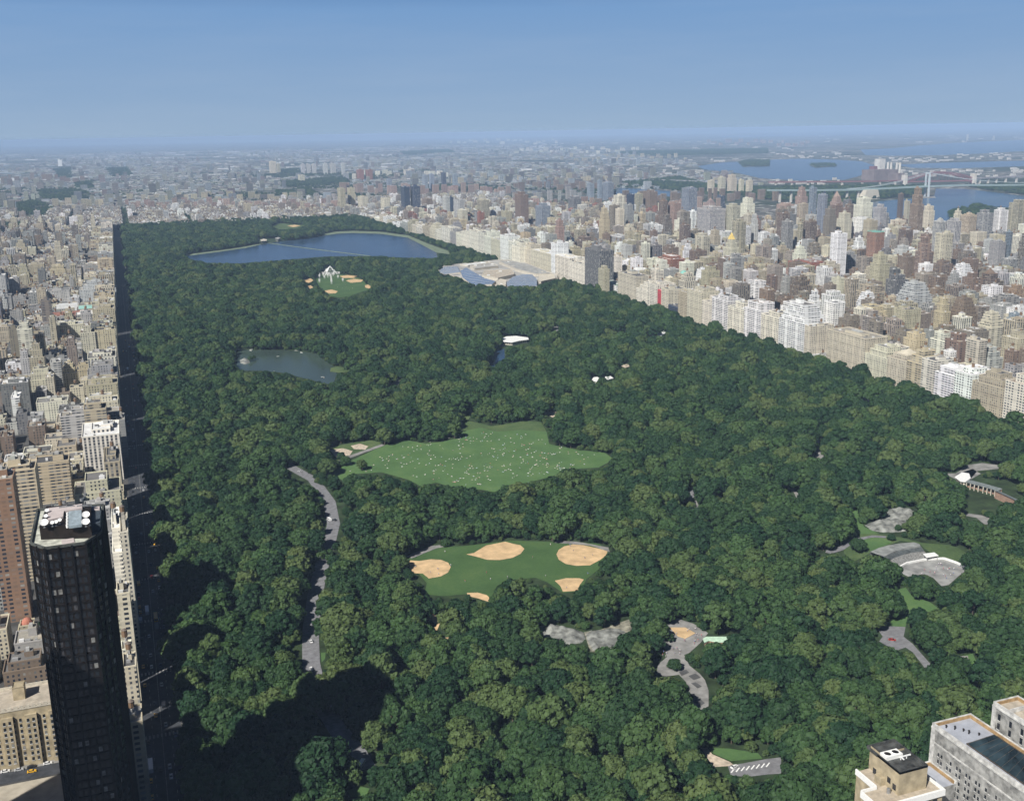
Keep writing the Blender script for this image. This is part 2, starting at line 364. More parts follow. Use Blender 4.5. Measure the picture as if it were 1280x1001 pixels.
clearing('park_drive', zd([(312,738),(440,745),(432,785),(470,815),(545,900),(535,935),(470,850),(440,830),(400,845),(330,805),(345,785)]), .55, PAVED)
clearing('rough_lawn', zd([(665,870),(720,855),(740,900),(735,940),(700,940)]), .45, GRASS)
clearing('footpath', zd([(655,868),(700,865),(705,900),(680,905)]), .6, PAVE)
clearing('rough_lawn', zd([(215,260),(240,250),(250,300),(270,330),(330,355),(250,358),(235,310)]), .45, GRASS)
clearing('plaza_paving', zd([(600,105),(650,105),(700,70),(760,62),(845,72),(840,85),(740,95),(705,135),(690,150),(650,130)]), .5, PAVE)
clearing('plaza_paving', zd([(660,265),(760,280),(800,295),(798,318),(770,318),(735,290),(670,278)]), .5, PAVE)
clearing('footpath', z10([(20,330),(70,370),(85,365),(60,410),(32,440),(0,445),(0,400),(40,380)]), .5, PAVED)
clearing('footpath', z10([(38,460),(55,455),(85,520),(62,540),(45,500)]), .5, PAVE)
clearing('footpath', z10([(120,600),(150,595),(170,640),(145,648),(128,620)]), .5, PAVE)
clearing('footpath', z10([(850,130),(888,118),(905,160),(895,185),(860,180)]), .5, PAVE)
clearing('footpath', z10([(850,40),(868,35),(885,88),(870,92)]), .5, PAVE)
clearing('footpath', z10([(640,362),(705,378),(755,430),(725,442),(700,392),(640,372)]), .5, PAVE)
clearing('footpath', [(1063,497),(1075,495),(1085,495),(1091,502),(1088,510),(1083,508),(1081,500)], .5, PAVE)
clearing('footpath', z8([(605,425),(632,422),(638,445),(615,462),(606,450)]), .5, PAVE)
clearing('footpath', z8([(895,448),(985,452),(985,460),(900,458)]), .5, PAVE)
clearing('footpath', z8([(1055,458),(1090,468),(1135,482),(1130,488),(1085,476)]), .5, PAVE)
clearing('footpath', z8([(555,862),(600,852),(632,862),(610,890),(590,880)]), .5, SANDP)
clearing('rough_lawn', z8([(165,848),(205,850),(180,905),(175,950),(160,960),(150,930)]), .5, GRASSY)
clearing('plaza_paving', zl([(1002,818),(1055,812),(1056,832),(1008,830)]), .5, PAVE)
clearing('footpath', [(1196,592),(1216,586),(1226,592),(1208,602)], .5, PAVE)

WFL = plain('woodland_floor', (.065, .078, .05), .95, .5, .01)
# rivers, inlets and far woods, dropped to the plain
RIV = [[(1058,292),(1062,262),(1085,253),(1110,250.5),(1135,249),(1158,247.5),(1168,244),(1170,236),(1205,236),(1240,240),(1280,245),(1330,250),(1330,262),(1270,260),(1240,258),(1218,262),(1195,268),(1170,285),(1120,292)],
  [(872,208),(900,203.5),(960,200),(1000,198.5),(1050,200),(1078,202),(1093,207),(1090,214),(1072,221),(1056,225),(1035,225),(1000,226),(950,223),(925,217),(880,212)],
  [(1075,187),(1110,186),(1150,182),(1190,179),(1280,175),(1340,174),(1340,190),(1280,189),(1230,192),(1180,194),(1120,195),(1082,194)],
  [(1120,206),(1180,203.5),(1280,201),(1340,202),(1340,208),(1280,208),(1200,210.5),(1140,210)],
  [(768,235),(800,236),(850,240),(850,246),(800,245),(770,243)],
  [(900,170),(1000,167.5),(1100,165),(1190,164),(1190,165.5),(1100,167),(1000,170),(900,172)]]
for q in RIV: pxsheet('river_water', q, .35, WRIV)
WOODP = [[(770,230),(850,222),(885,232),(960,235),(1060,234),(1158,234),(1157,244),(1110,248.5),(1085,251),(1058,256),(1000,252),(960,250),(850,238),(800,234)],
  [(18,256),(40,252),(63,256),(62,272),(30,276),(18,268)], [(45,240),(75,236),(111,240),(112,250),(80,253),(55,250)], [(66,212),(88,210),(92,222),(76,227)], [(93,229),(117,227),(118,238),(96,238)],
  [(132,211),(160,210),(166,220),(140,223)], [(922,203),(940,200.5),(962,201),(962,208),(930,209)], [(1010,206),(1040,205),(1046,208),(1020,210)], [(1205,233),(1280,231),(1330,232),(1330,249),(1280,244),(1240,239)],
  [(350,213),(372,211),(380,218),(352,220)], [(345,240),(385,236),(400,245),(350,249)], [(768,190),(960,186),(960,192),(800,196)], [(500,190),(560,187),(570,191),(505,194)], [(1258,266),(1280,259),(1300,262),(1300,268)], [(0,281),(30,279),(28,292),(0,296)], [(1185,266),(1222,257),(1240,261),(1215,272),(1190,276)],[(350,228),(430,222),(438,229),(360,235)]]
for q in WOODP: pxsheet('woodland_floor', q, .45, WFL)
pxsheet('causeway', [(1148,246.5),(1168,245),(1170,247.5),(1150,248)], .5, PAVE)
# ------------------------------------------------------------------ buildings
CREAM=(.53,.495,.385); LCREAM=(.66,.64,.54); WHT=(.74,.74,.73); TAN=(.40,.36,.26); YEL=(.48,.41,.28); GREY=(.30,.30,.29); DGREY=(.17,.17,.17); BRN=(.2,.15,.115); RED=(.28,.13,.09)
ORG=(.27,.165,.115); PINK=(.33,.24,.2); BLUE=(.24,.28,.33); NAVY=(.05,.07,.11); LGREY=(.45,.45,.44); BLK=(.035,.037,.045)
CNAME = {CREAM:'cream', LCREAM:'pale cream', WHT:'white', TAN:'tan', YEL:'yellow-tan', GREY:'grey', DGREY:'dark grey', BRN:'brown', RED:'red brick', ORG:'orange brick', PINK:'pinkish', BLUE:'blue-grey', NAVY:'dark navy', LGREY:'light grey', BLK:'black'}
TEAL=(.2,.42,.36); GOLD=(.62,.47,.16)
RECTS = []
def jit(r, c, a=.07):
    k = 1+r.uniform(-a, a); return tuple(max(.01, min(.85, v*k*(1+r.uniform(-.03, .03)))) for v in c)
ROOFC = [(.16,.155,.15),(.09,.09,.09),(.22,.215,.2),(.4,.4,.39),(.66,.66,.65),(.19,.15,.12),(.3,.28,.24),(.12,.12,.12)]
def tank(mb, r, x, y, z):
    h = r.uniform(3, 4.5)
    for a, b in ((-1, -1), (1, -1), (1, 1), (-1, 1)): mb.beam((x+a*1.1, y+b*1.1, z), (x+a*1.1, y+b*1.1, z+2.6), .25, (.1, .09, .08), SI['painted_trim'])
    mb.cyl(x, y, z+2.6, z+2.6+h, 1.7, 1.7, (.2, .13, .08), SI['painted_trim'], 8, False)
    mb.cyl(x, y, z+2.6+h, z+3.8+h, 1.9, .05, (.16, .13, .11), SI['painted_trim'], 8, False)
def make(r, x0, x1, y0, y1, h, col, fac, top='flat', roofc=None, detail=2, topc=None):
    """geometry of one building, returned as parts: walls, roof, bulkhead, tank ..."""
    W, Rf, B, T = MB(), MB(), MB(), MB(); fm = SI[FAC[fac]]; rc = roofc or r.choice(ROOFC); u0 = r.randint(0, 4000)*12.; col = jit(r, col)
    S, TR = SI['roofing'], SI['painted_trim']
    w, d = x1-x0, y1-y0
    def block(a0, a1, b0, b1, z0, z1, roof=True, par=1.0):
        W.box(a0, a1, b0, b1, z0, z1, col, fm, u0=u0, v0=z0, top=False)
        if not roof: return
        Rf.poly([(a0, b0, z1-.01), (a1, b0, z1-.01), (a1, b1, z1-.01), (a0, b1, z1-.01)], rc, S)
        if detail > 0:
            t = .45; pc = tuple(min(.8, c*1.18) for c in col)
            W.box(a0-.15, a1+.15, b0-.15, b0+t, z1, z1+par, pc, TR); W.box(a0-.15, a1+.15, b1-t, b1+.15, z1, z1+par, pc, TR)
            W.box(a0-.15, a0+t, b0+t, b1-t, z1, z1+par, pc, TR); W.box(a1-t, a1+.15, b0+t, b1-t, z1, z1+par, pc, TR)
    def clutter(a0, a1, b0, b1, z, n):
        if a1-a0 < 4 or b1-b0 < 4: return
        for _ in range(n):
            cx = r.uniform(a0+1.5, a1-1.5); cy = r.uniform(b0+1.5, b1-1.5); s = r.uniform(.6, 2.2); q = r.choice([(.6,.6,.58),(.3,.3,.3),(.12,.12,.12),(.45,.4,.33),(.7,.7,.7)])
            if cx-s < a0+.6 or cx+s > a1-.6 or cy-s < b0+.6 or cy+s > b1-.6: continue
            Rf.box(cx-s, cx+s, cy-s*.7, cy+s*.7, z, z+r.uniform(.8, 2.6), q, TR)
    if top == 'flat':
        block(x0, x1, y0, y1, 0, h); clutter(x0, x1, y0, y1, h, 7 if detail > 1 else 2)
        z = h; bx0, bx1, by0, by1 = x0, x1, y0, y1
        if detail > 1 and h > 30 and d > 16 and r.random() < .7:      # set-back upper storeys
            n_ = max(1, int(d/38))
            for k in range(n_):
                s0, s1 = y0+d*(k+r.uniform(.12, .25))/n_, y0+d*(k+r.uniform(.7, .86))/n_; a0, a1 = x0+w*r.uniform(.15, .3), x1-w*r.uniform(.12, .28)
                if s1-s0 > 4 and a1-a0 > 4: zz_ = z+r.choice((3, 3, 6, 6, 9)); block(a0, a1, s0, s1, z, zz_); clutter(a0, a1, s0, s1, zz_, 3)
    elif top == 'setback':
        n = r.choice((2, 3)) if h > 45 else 2; z = 0; bx0, bx1, by0, by1 = x0, x1, y0, y1; cuts = [h*.72, h*.88, h] if n == 3 else [h*.82, h]
        for k, zt in enumerate(cuts):
            block(bx0, bx1, by0, by1, z, zt); clutter(bx0, bx1, by0, by1, zt, 3)
            z = zt
            if k < n-1: a = w*r.uniform(.09, .15); b = d*r.uniform(.09, .15); bx0 += a; bx1 -= a*.9; by0 += b; by1 -= b*.9
    elif top == 'terraced':
        z = 0; bx0, bx1, by0, by1 = x0, x1, y0, y1; zt = h*.66
        for k in range(6):
            block(bx0, bx1, by0, by1, z, zt, par=.9); z = zt; zt = min(h, zt+h*.07)
            if k == 5: break
            bx0 += w*.045; by0 += d*.05; bx1 -= w*.04; by1 -= d*.04
            if zt <= z+.5: break
    elif top in ('pyramid', 'gold', 'spire', 'dome', 'mansard'):
        k = {'pyramid': .87, 'gold': .76, 'spire': .7, 'dome': .86, 'mansard': .9}[top]; z1 = h*k
        block(x0, x1, y0, y1, 0, z1*.86); a, b = w*.13, d*.13
        block(x0+a, x1-a, y0+b, y1-b, z1*.86, z1); cx, cy = (x0+x1)/2, (y0+y1)/2; tc = topc or {'gold': GOLD, 'dome': TEAL}.get(top, col)
        if top == 'mansard':
            q = [(x0+a, y0+b), (x1-a, y0+b), (x1-a, y1-b), (x0+a, y1-b)]; q2 = [(x0+2*a, y0+2*b), (x1-2*a, y0+2*b), (x1-2*a, y1-2*b), (x0+2*a, y1-2*b)]
            for i in range(4): Rf.quad((*q[i], z1+1), (*q[(i+1)%4], z1+1), (*q2[(i+1)%4], h), (*q2[i], h), None, tc, S)
            Rf.poly([(*p, h) for p in q2], tc, S)
        elif top == 'dome':
            rr = min(w, d)*.3; 
            for i in range(5):
                a0, a1 = math.pi/2*i/5, math.pi/2*(i+1)/5
                B.cyl(cx, cy, z1+(h-z1)*math.sin(a0), z1+(h-z1)*math.sin(a1), rr*math.cos(a0), rr*math.cos(a1), tc, S, 12, False)
        else:
            ws = w*.3; ds = d*.3; zz = z1
            if top != 'pyramid':
                B.box(cx-ws*.85, cx+ws*.85, cy-ds*.85, cy+ds*.85, z1, z1+(h-z1)*.35, col, fm, u0=u0); zz = z1+(h-z1)*.35; ws *= .8; ds *= .8
            for a_, b_ in (((-1,-1),(1,-1)), ((1,-1),(1,1)), ((1,1),(-1,1)), ((-1,1),(-1,-1))):
                B.poly([(cx+a_[0]*ws, cy+a_[1]*ds, zz), (cx+b_[0]*ws, cy+b_[1]*ds, zz), (cx, cy, h)], tc, S)
            if top == 'spire':
                for a_ in (-1, 1):
                    for b_ in (-1, 1): B.cyl(cx+a_*ws*1.2, cy+b_*ds*1.2, z1, z1+(h-z1)*.5, 1.2, .2, col, TR, 6)
        return {'wall': W, 'roof': Rf, 'tower_top': B}
    elif top == 'ribs':      # rows of piers rising past the roof
        block(x0, x1, y0, y1, 0, h*.96)
        for k in range(5):
            for (px, py) in ((x0+w*(k+.5)/5, y0), (x0, y0+d*(k+.5)/5), (x0+w*(k+.5)/5, y1-1.6), (x1-1.6, y0+d*(k+.5)/5)):
                B.box(px-.8, px+.8, py, py+1.6, h*.96+1.01, h, topc or col, TR)
        B.box(x0+w*.25, x1-w*.25, y0+d*.25, y1-d*.25, h*.96, h*.99, topc or col, TR)
        return {'wall': W, 'roof': Rf, 'parapet_fins': B}
    bw, bd = bx1-bx0, by1-by0
    if detail > 0 or r.random() < .7:
        a = bw*r.uniform(.25, .45); b = bd*r.uniform(.25, .45); px = bx0+(bw-a)*r.uniform(.2, .8); py = by0+(bd-b)*r.uniform(.2, .8); hh = r.uniform(3, 5.5) if h < 70 else r.uniform(4.5, 8)
        B.box(px, px+a, py, py+b, z, z+hh, topc or col, TR, rc, S)
        if detail > 1: B.box(px+a*.2, px+a*.6, py+b*.2, py+b*.7, z+hh, z+hh+2, jit(r, (.4, .4, .38)), TR)
        if r.random() < .6 and h < 90 and fac != 4: tank(T, r, px+a*r.uniform(.2, .8), py+b*.5, z+hh)
    out = {'wall': W, 'roof': Rf}
    if B.f: out['bulkhead'] = B
    if T.f: out['water_tank'] = T
    return out
IND = []      # (px area, spec) individually standing buildings; all others go to the far mass
def spec(x0, x1, y0, y1, h, col, fac=0, top='flat', roofc=None, hand=True, note='', topc=None, seed=None):
    cx, cy = (x0+x1)/2, (y0+y1)/2
    a = P(cx, cy, 0); b = P(cx, cy, h); w = abs(P(x1, y0, 0)[0]-P(x0, y1, 0)[0])
    s = dict(x0=x0, x1=x1, y0=y0, y1=y1, h=h, col=col, fac=fac, top=top, roofc=roofc, hand=hand, note=note, topc=topc, px=b[0], py=b[1], pyb=a[1], w=w, area=w*abs(a[1]-b[1])+w*w*.2, seed=seed or R0.randint(0, 10**6))
    RECTS.append((x0-1, x1+1, y0-1, y1+1)); IND.append(s); return s
def front(xl, xr, yt, col, fac=0, top='flat', dep=34., **k):     # park front of the east side
    y1 = min(on_x(xl, 300, FIFTH)[0], 1e5); 
    # the base line of the facade plane: solve y at ground for a pixel column
    def yy(px):
        lo, hi = -300., 9000.
        for _ in range(40):
            m = (lo+hi)/2
            if P(FIFTH, m, 0)[0] > px: lo = m
            else: hi = m
        return lo
    y1, y0 = yy(xl), yy(xr); xm = (xl+xr)/2; ym = yy(xm)
    d = ray(xm, yt); h = None
    lo, hi = 2., 250.
    for _ in range(40):
        m = (lo+hi)/2
        if P(FIFTH, ym, m)[1] > yt: lo = m
        else: hi = m
    return spec(FIFTH, FIFTH+dep, y0+.3, y1-.3, lo, col, fac, top, **k)
def sbld(xl, xr, yt, yb, col, fac=0, top='flat', dep=30., **k):    # a building whose south front shows
    gx, gy = G((xl+xr)/2, yb); 
    def xx(px, z):
        lo, hi = gx-400, gx+400
        for _ in range(40):
            m = (lo+hi)/2
            if P(m, gy, z)[0] < px: lo = m
            else: hi = m
        return lo
    lo, hi = 2., 260.
    for _ in range(40):
        m = (lo+hi)/2
        if P(gx, gy, m)[1] > yt: lo = m
        else: hi = m
    h = lo; a, b = xx(xl, h), xx(xr, h)
    return spec(a, b, gy, gy+dep, h, col, fac, top, **k)
def twr(xl, xr, yt, yb, col, fac=0, top='flat', fr=.45, **k):       # free-standing tower seen on its south-west corner
    xc = xl+(xr-xl)*fr; X, Y = G(xc, yb); s = None
    dist = P(X, Y, 0)[2]
    lo, hi = 2., 300.
    for _ in range(40):
        m = (lo+hi)/2
        if P(X, Y, m)[1] > yt: lo = m
        else: hi = m
    h = lo
    def grow(f, px, sg):
        a, b = 1., 300.
        for _ in range(30):
            m = (a+b)/2
            if sg*(P(*f(m), h*.5)[0]-px) < 0: a = m
            else: b = m
        return a
    off = 0
    w = grow(lambda m: (X+m, Y), xr, 1); d = grow(lambda m: (X, Y+m), xl, -1)
    w = max(7, min(w, 90)); d = max(7, min(d, 90))
    return spec(X, X+w, Y, Y+d, h, col, fac, top, **k)

NOTE = 'note'
# --- Fifth-Avenue-side front row, near to far
FR = [(1252,1300,482,LCREAM,1,'flat'),(1212,1252,467,TAN,0,'setback'),(1190,1212,466,WHT,1,'flat'),(1166,1190,460,WHT,3,'setback'),(1149,1166,450,LCREAM,3,'flat'),(1131,1149,439,YEL,3,'setback'),
 (1107,1131,437,CREAM,0,'pyramid'),(1079,1107,434,CREAM,0,'setback'),(1032,1079,418,CREAM,0,'flat'),(1012,1032,447,WHT,1,'flat'),(1004,1012,408,CREAM,0,'flat'),(972,1004,381,WHT,3,'terraced'),(950,972,395,LCREAM,1,'flat'),
 (929,950,378,WHT,3,'setback'),(909,929,385,LCREAM,1,'flat'),(889,909,374,WHT,3,'flat'),(877,889,377,LCREAM,0,'flat'),(858,877,364,CREAM,0,'flat'),(847,858,365,TAN,0,'flat'),(835,847,383,NAVY,4,'flat'),(826,835,361,CREAM,0,'flat'),
 (821.5,826,363,(.5,.06,.07),0,'flat'),(810,821,355,LCREAM,1,'flat'),(795,810,354,LCREAM,0,'setback'),(772,795,343,CREAM,0,'flat'),(750,772,355,WHT,1,'flat'),(731,750,312,DGREY,2,'flat'),(712,731,329,LCREAM,0,'flat'),(694,712,321,LCREAM,1,'flat'),
 (689,694,304,WHT,0,'flat'),(664,689,315,CREAM,0,'flat'),(650,664,306,CREAM,0,'setback'),(636,650,303,LCREAM,1,'flat')]
CNAME[(.5,.06,.07)] = 'crimson'
for i, q in enumerate(FR): front(*q, note='front', dep=30+(i*37 % 12), roofc=(.06,.14,.06) if i in (25,) else None)
r = random.Random(5); px = 636.
while px > 432:
    w = r.uniform(6, 13)*(.6+.4*(px-400)/230); t = 262+(px-432)*.196; base = t+4
    hh = r.uniform(10, 22)*(.5+.5*(px-400)/230)
    front(px-w, px, base+8-hh, r.choice([CREAM, LCREAM, TAN, LCREAM, CREAM, GREY, WHT]), r.choice((0, 0, 1, 3)), r.choice(('flat', 'flat', 'setback')), note='front')
    px -= w
# --- towers and large blocks of the east side: left, right, top, base, colour, facade, top
B3 = lambda a, b, c, d: (640+a/3.85, 640+b/3.85, 140+c/3.85, 140+d/3.85)
B2 = lambda a, b, c, d: (320+a/3.85, 320+b/3.85, 140+c/3.85, 140+d/3.85)
B4 = lambda a, b, c, d: (960+a/3.85, 960+b/3.85, 140+c/3.85, 140+d/3.85)
B5 = lambda a, b, c, d: (960+a/4, 960+b/4, 300+c/4, 300+d/4)
TW = [(B3(15,80,400,560),BRN,0,'flat'),(B3(113,185,455,570),BLUE,2,'flat'),(B3(208,252,525,690),PINK,0,'setback'),(B3(270,333,420,510),DGREY,2,'flat'),(B3(418,470,465,660),YEL,0,'setback'),(B3(480,552,405,590),LCREAM,3,'setback'),
 (B3(552,588,398,520),NAVY,4,'flat'),(B3(590,630,395,500),TAN,2,'flat'),(B3(632,700,385,500),BRN,0,'flat'),(B3(705,748,430,600),BRN,2,'flat'),(B3(750,812,440,600),PINK,0,'flat'),(B3(605,642,490,600),YEL,2,'flat'),(B3(642,688,487,610),GREY,3,'flat'),
 (B3(780,850,525,620),LCREAM,0,'flat'),(B3(815,890,370,550),BLUE,2,'flat'),(B3(850,887,480,620),WHT,3,'flat'),(B3(890,1025,470,640),LGREY,2,'flat'),(B3(933,977,415,470),PINK,0,'spire'),(B3(985,1025,405,460),NAVY,2,'flat'),(B3(1027,1097,455,640),CREAM,2,'flat'),
 (B3(1098,1168,418,560),LCREAM,0,'setback'),(B3(1140,1187,515,600),RED,0,'flat'),(B3(1085,1150,555,670),WHT,3,'flat'),(B3(1182,1240,585,680),WHT,1,'flat'),(B3(1016,1092,582,800),CREAM,0,'gold'),(B3(880,952,600,760),CREAM,3,'flat'),(B3(620,665,635,800),LCREAM,2,'flat'),
 (B3(665,722,645,800),DGREY,2,'flat'),(B3(725,802,655,740),BRN,0,'flat'),(B3(700,832,712,815),RED,0,'flat'),(B3(780,870,768,880),TAN,0,'dome'),(B3(360,396,345,430),BLUE,0,'flat'),(B3(410,433,330,420),BLUE,0,'flat'),(B3(435,490,342,430),BLUE,2,'flat'),
 (B3(415,470,760,900),TAN,0,'flat'),(B3(480,530,700,830),LCREAM,0,'flat'),(B3(460,585,605,680),GREY,0,'flat'),(B3(865,960,765,860),WHT,3,'terraced'),(B3(960,1020,860,980),WHT,3,'setback'),(B3(820,870,640,760),WHT,3,'setback'),(B3(1100,1180,690,790),TAN,0,'setback'),
 (B3(0,90,650,760),LCREAM,0,'flat'),(B3(1125,1232,820,960),WHT,3,'setback'),(B3(730,790,790,880),CREAM,0,'pyramid'),(B3(560,620,700,820),TAN,0,'setback'),(B3(270,300,610,690),NAVY,4,'flat'),(B3(120,160,560,640),TAN,0,'flat'),
 (B2(698,742,362,500),NAVY,4,'flat'),(B2(744,792,360,500),NAVY,2,'flat'),(B2(898,934,408,530),LGREY,1,'flat'),(B2(934,950,412,530),NAVY,4,'flat'),(B2(953,1006,425,545),LGREY,1,'flat'),(B2(1065,1122,425,545),TAN,2,'flat'),(B2(393,432,370,475),TAN,0,'flat'),(B2(440,478,368,470),TAN,0,'flat'),
 (B2(338,362,405,470),GREY,0,'flat'),(B2(364,390,398,470),GREY,0,'flat'),(B2(490,540,410,475),CREAM,0,'flat'),(B2(600,645,418,480),CREAM,0,'flat'),(B2(892,916,295,385),NAVY,2,'flat'),(B2(800,828,303,385),BLUE,0,'flat'),(B2(832,858,300,380),BLUE,0,'flat'),(B2(945,970,300,385),BLUE,0,'flat'),
 (B2(628,655,325,385),BLUE,0,'flat'),(B2(800,850,420,480),BRN,0,'flat'),(B2(970,1020,475,560),CREAM,0,'flat'),(B2(1180,1232,480,560),TAN,0,'flat'),(B2(195,235,305,340),CREAM,0,'flat'),(B2(50,98,240,295),CREAM,0,'flat'),(B2(100,118,250,290),TAN,0,'flat'),
 (B2(215,236,252,300),LGREY,0,'flat'),(B2(240,262,252,300),LGREY,0,'flat'),(B2(265,290,252,300),LGREY,0,'flat'),(B2(322,345,250,300),LGREY,0,'flat'),(B2(350,385,250,300),LGREY,0,'flat'),(B2(410,430,250,310),LGREY,0,'flat'),(B2(478,520,280,330),RED,0,'flat'),(B2(522,562,280,330),RED,0,'flat'),
 (B4(130,190,365,520),PINK,0,'setback'),(B4(195,232,365,540),BLUE,2,'flat'),(B4(234,282,400,620),BLUE,3,'flat'),(B4(298,360,380,520),PINK,0,'spire'),(B4(360,402,425,540),DGREY,2,'flat'),(B4(328,402,490,640),CREAM,0,'setback'),(B4(410,500,418,600),LCREAM,0,'setback'),(B4(402,498,515,620),WHT,0,'flat'),
 (B4(502,567,462,620),LGREY,2,'flat'),(B4(575,672,525,635),CREAM,0,'setback'),(B4(622,650,395,520),BRN,4,'flat'),(B4(652,682,430,540),TAN,0,'flat'),(B4(680,746,370,640),(.3,.22,.16),2,'setback'),(B4(742,800,455,580),CREAM,0,'setback'),(B4(787,850,530,760),LGREY,2,'flat'),(B4(852,922,528,750),LGREY,2,'flat'),
 (B4(920,1000,500,660),YEL,2,'flat'),(B4(885,935,478,600),CREAM,0,'setback'),(B4(1000,1080,490,620),GREY,3,'flat'),(B4(1082,1152,475,610),WHT,3,'flat'),(B4(1154,1245,440,580),TAN,3,'flat'),(B4(1136,1160,580,790),BLUE,4,'flat'),(B4(1162,1240,600,760),LCREAM,2,'flat'),(B4(62,120,530,700),GREY,2,'flat'),
 (B4(140,165,540,700),TAN,2,'flat'),(B4(167,232,530,700),BRN,2,'flat'),(B4(208,330,612,700),YEL,0,'flat'),(B4(472,556,575,775),ORG,0,'ribs'),(B4(705,792,608,850),(.3,.22,.17),3,'setback'),(B4(885,925,665,780),BRN,0,'flat'),(B4(928,995,650,790),LGREY,0,'setback'),(B4(1010,1112,755,970),(.16,.12,.09),3,'pyramid'),
 (B4(875,992,740,870),WHT,3,'terraced'),(B4(790,885,735,860),BRN,3,'flat'),(B4(310,425,670,770),YEL,2,'flat'),(B4(268,360,800,950),GREY,2,'flat'),(B4(364,432,808,970),TAN,2,'flat'),(B4(120,200,835,930),YEL,0,'setback'),(B4(60,120,800,920),GREY,0,'setback'),(B4(190,252,868,1030),WHT,3,'setback'),
 (B4(265,367,920,1080),WHT,1,'flat'),(B4(130,192,905,1000),WHT,3,'terraced'),(B4(420,560,842,1010),TAN,3,'setback'),(B4(95,300,735,800),(.3,.13,.1),0,'flat'),(B4(85,160,760,820),PINK,0,'flat'),(B4(40,128,448,520),PINK,0,'flat'),(B4(60,130,520,600),WHT,3,'flat'),(B4(400,470,610,750),WHT,3,'setback'),
 (B4(590,700,650,790),LGREY,0,'setback'),(B4(620,710,700,840),BRN,0,'flat'),(B4(1080,1232,600,720),TAN,0,'setback'),(B4(1140,1240,840,990),(.28,.2,.14),0,'setback'),(B4(985,1010,840,960),BRN,0,'flat'),
 (B5(640,820,225,430),LGREY,3,'terraced'),(B5(828,910,298,530),YEL,0,'setback'),(B5(902,1045,300,530),BRN,0,'terraced'),(B5(1048,1175,372,570),CREAM,3,'terraced'),(B5(1175,1275,375,570),BLUE,0,'setback'),(B5(598,662,405,500),WHT,4,'flat'),(B5(718,772,450,580),YEL,3,'flat'),(B5(776,838,455,580),GREY,0,'flat'),
 (B5(440,590,340,470),YEL,0,'setback'),(B5(440,545,270,420),WHT,3,'terraced'),(B5(590,640,335,430),TAN,0,'flat'),(B5(1040,1172,548,720),LGREY,3,'setback'),(B5(1175,1250,560,740),BRN,0,'flat'),(B5(872,935,560,720),WHT,0,'flat'),(B5(1150,1280,240,340),BRN,0,'setback'),(B5(690,740,380,460),PINK,0,'flat'),
 (B5(190,290,415,520),TAN,0,'flat'),(B5(350,390,385,470),TAN,0,'flat'),(B5(410,445,400,470),TAN,0,'flat'),(B5(280,382,318,440),WHT,1,'flat'),(B5(60,175,320,440),WHT,3,'setback'),(B5(975,1030,592,680),WHT,0,'flat'),
 ((884,893,226,243),CREAM,0,'flat'),((897,907,222,243),CREAM,0,'flat'),((908,921,219,243),CREAM,0,'setback'),((923,930,225,243),CREAM,0,'flat'),((932,941,226,243),CREAM,0,'flat')]
CNAME[(.3,.22,.16)] = 'dark tan'; CNAME[(.3,.22,.17)] = 'dark tan'; CNAME[(.16,.12,.09)] = 'dark bronze'; CNAME[(.3,.13,.1)] = 'brick red'; CNAME[(.28,.2,.14)] = 'brown'
for q in TW:
    (a, b, c, d), col, fac, top = q
    twr(a, b, c, d, col, fac, top, topc=TEAL if top == 'ribs' else None, note='east')
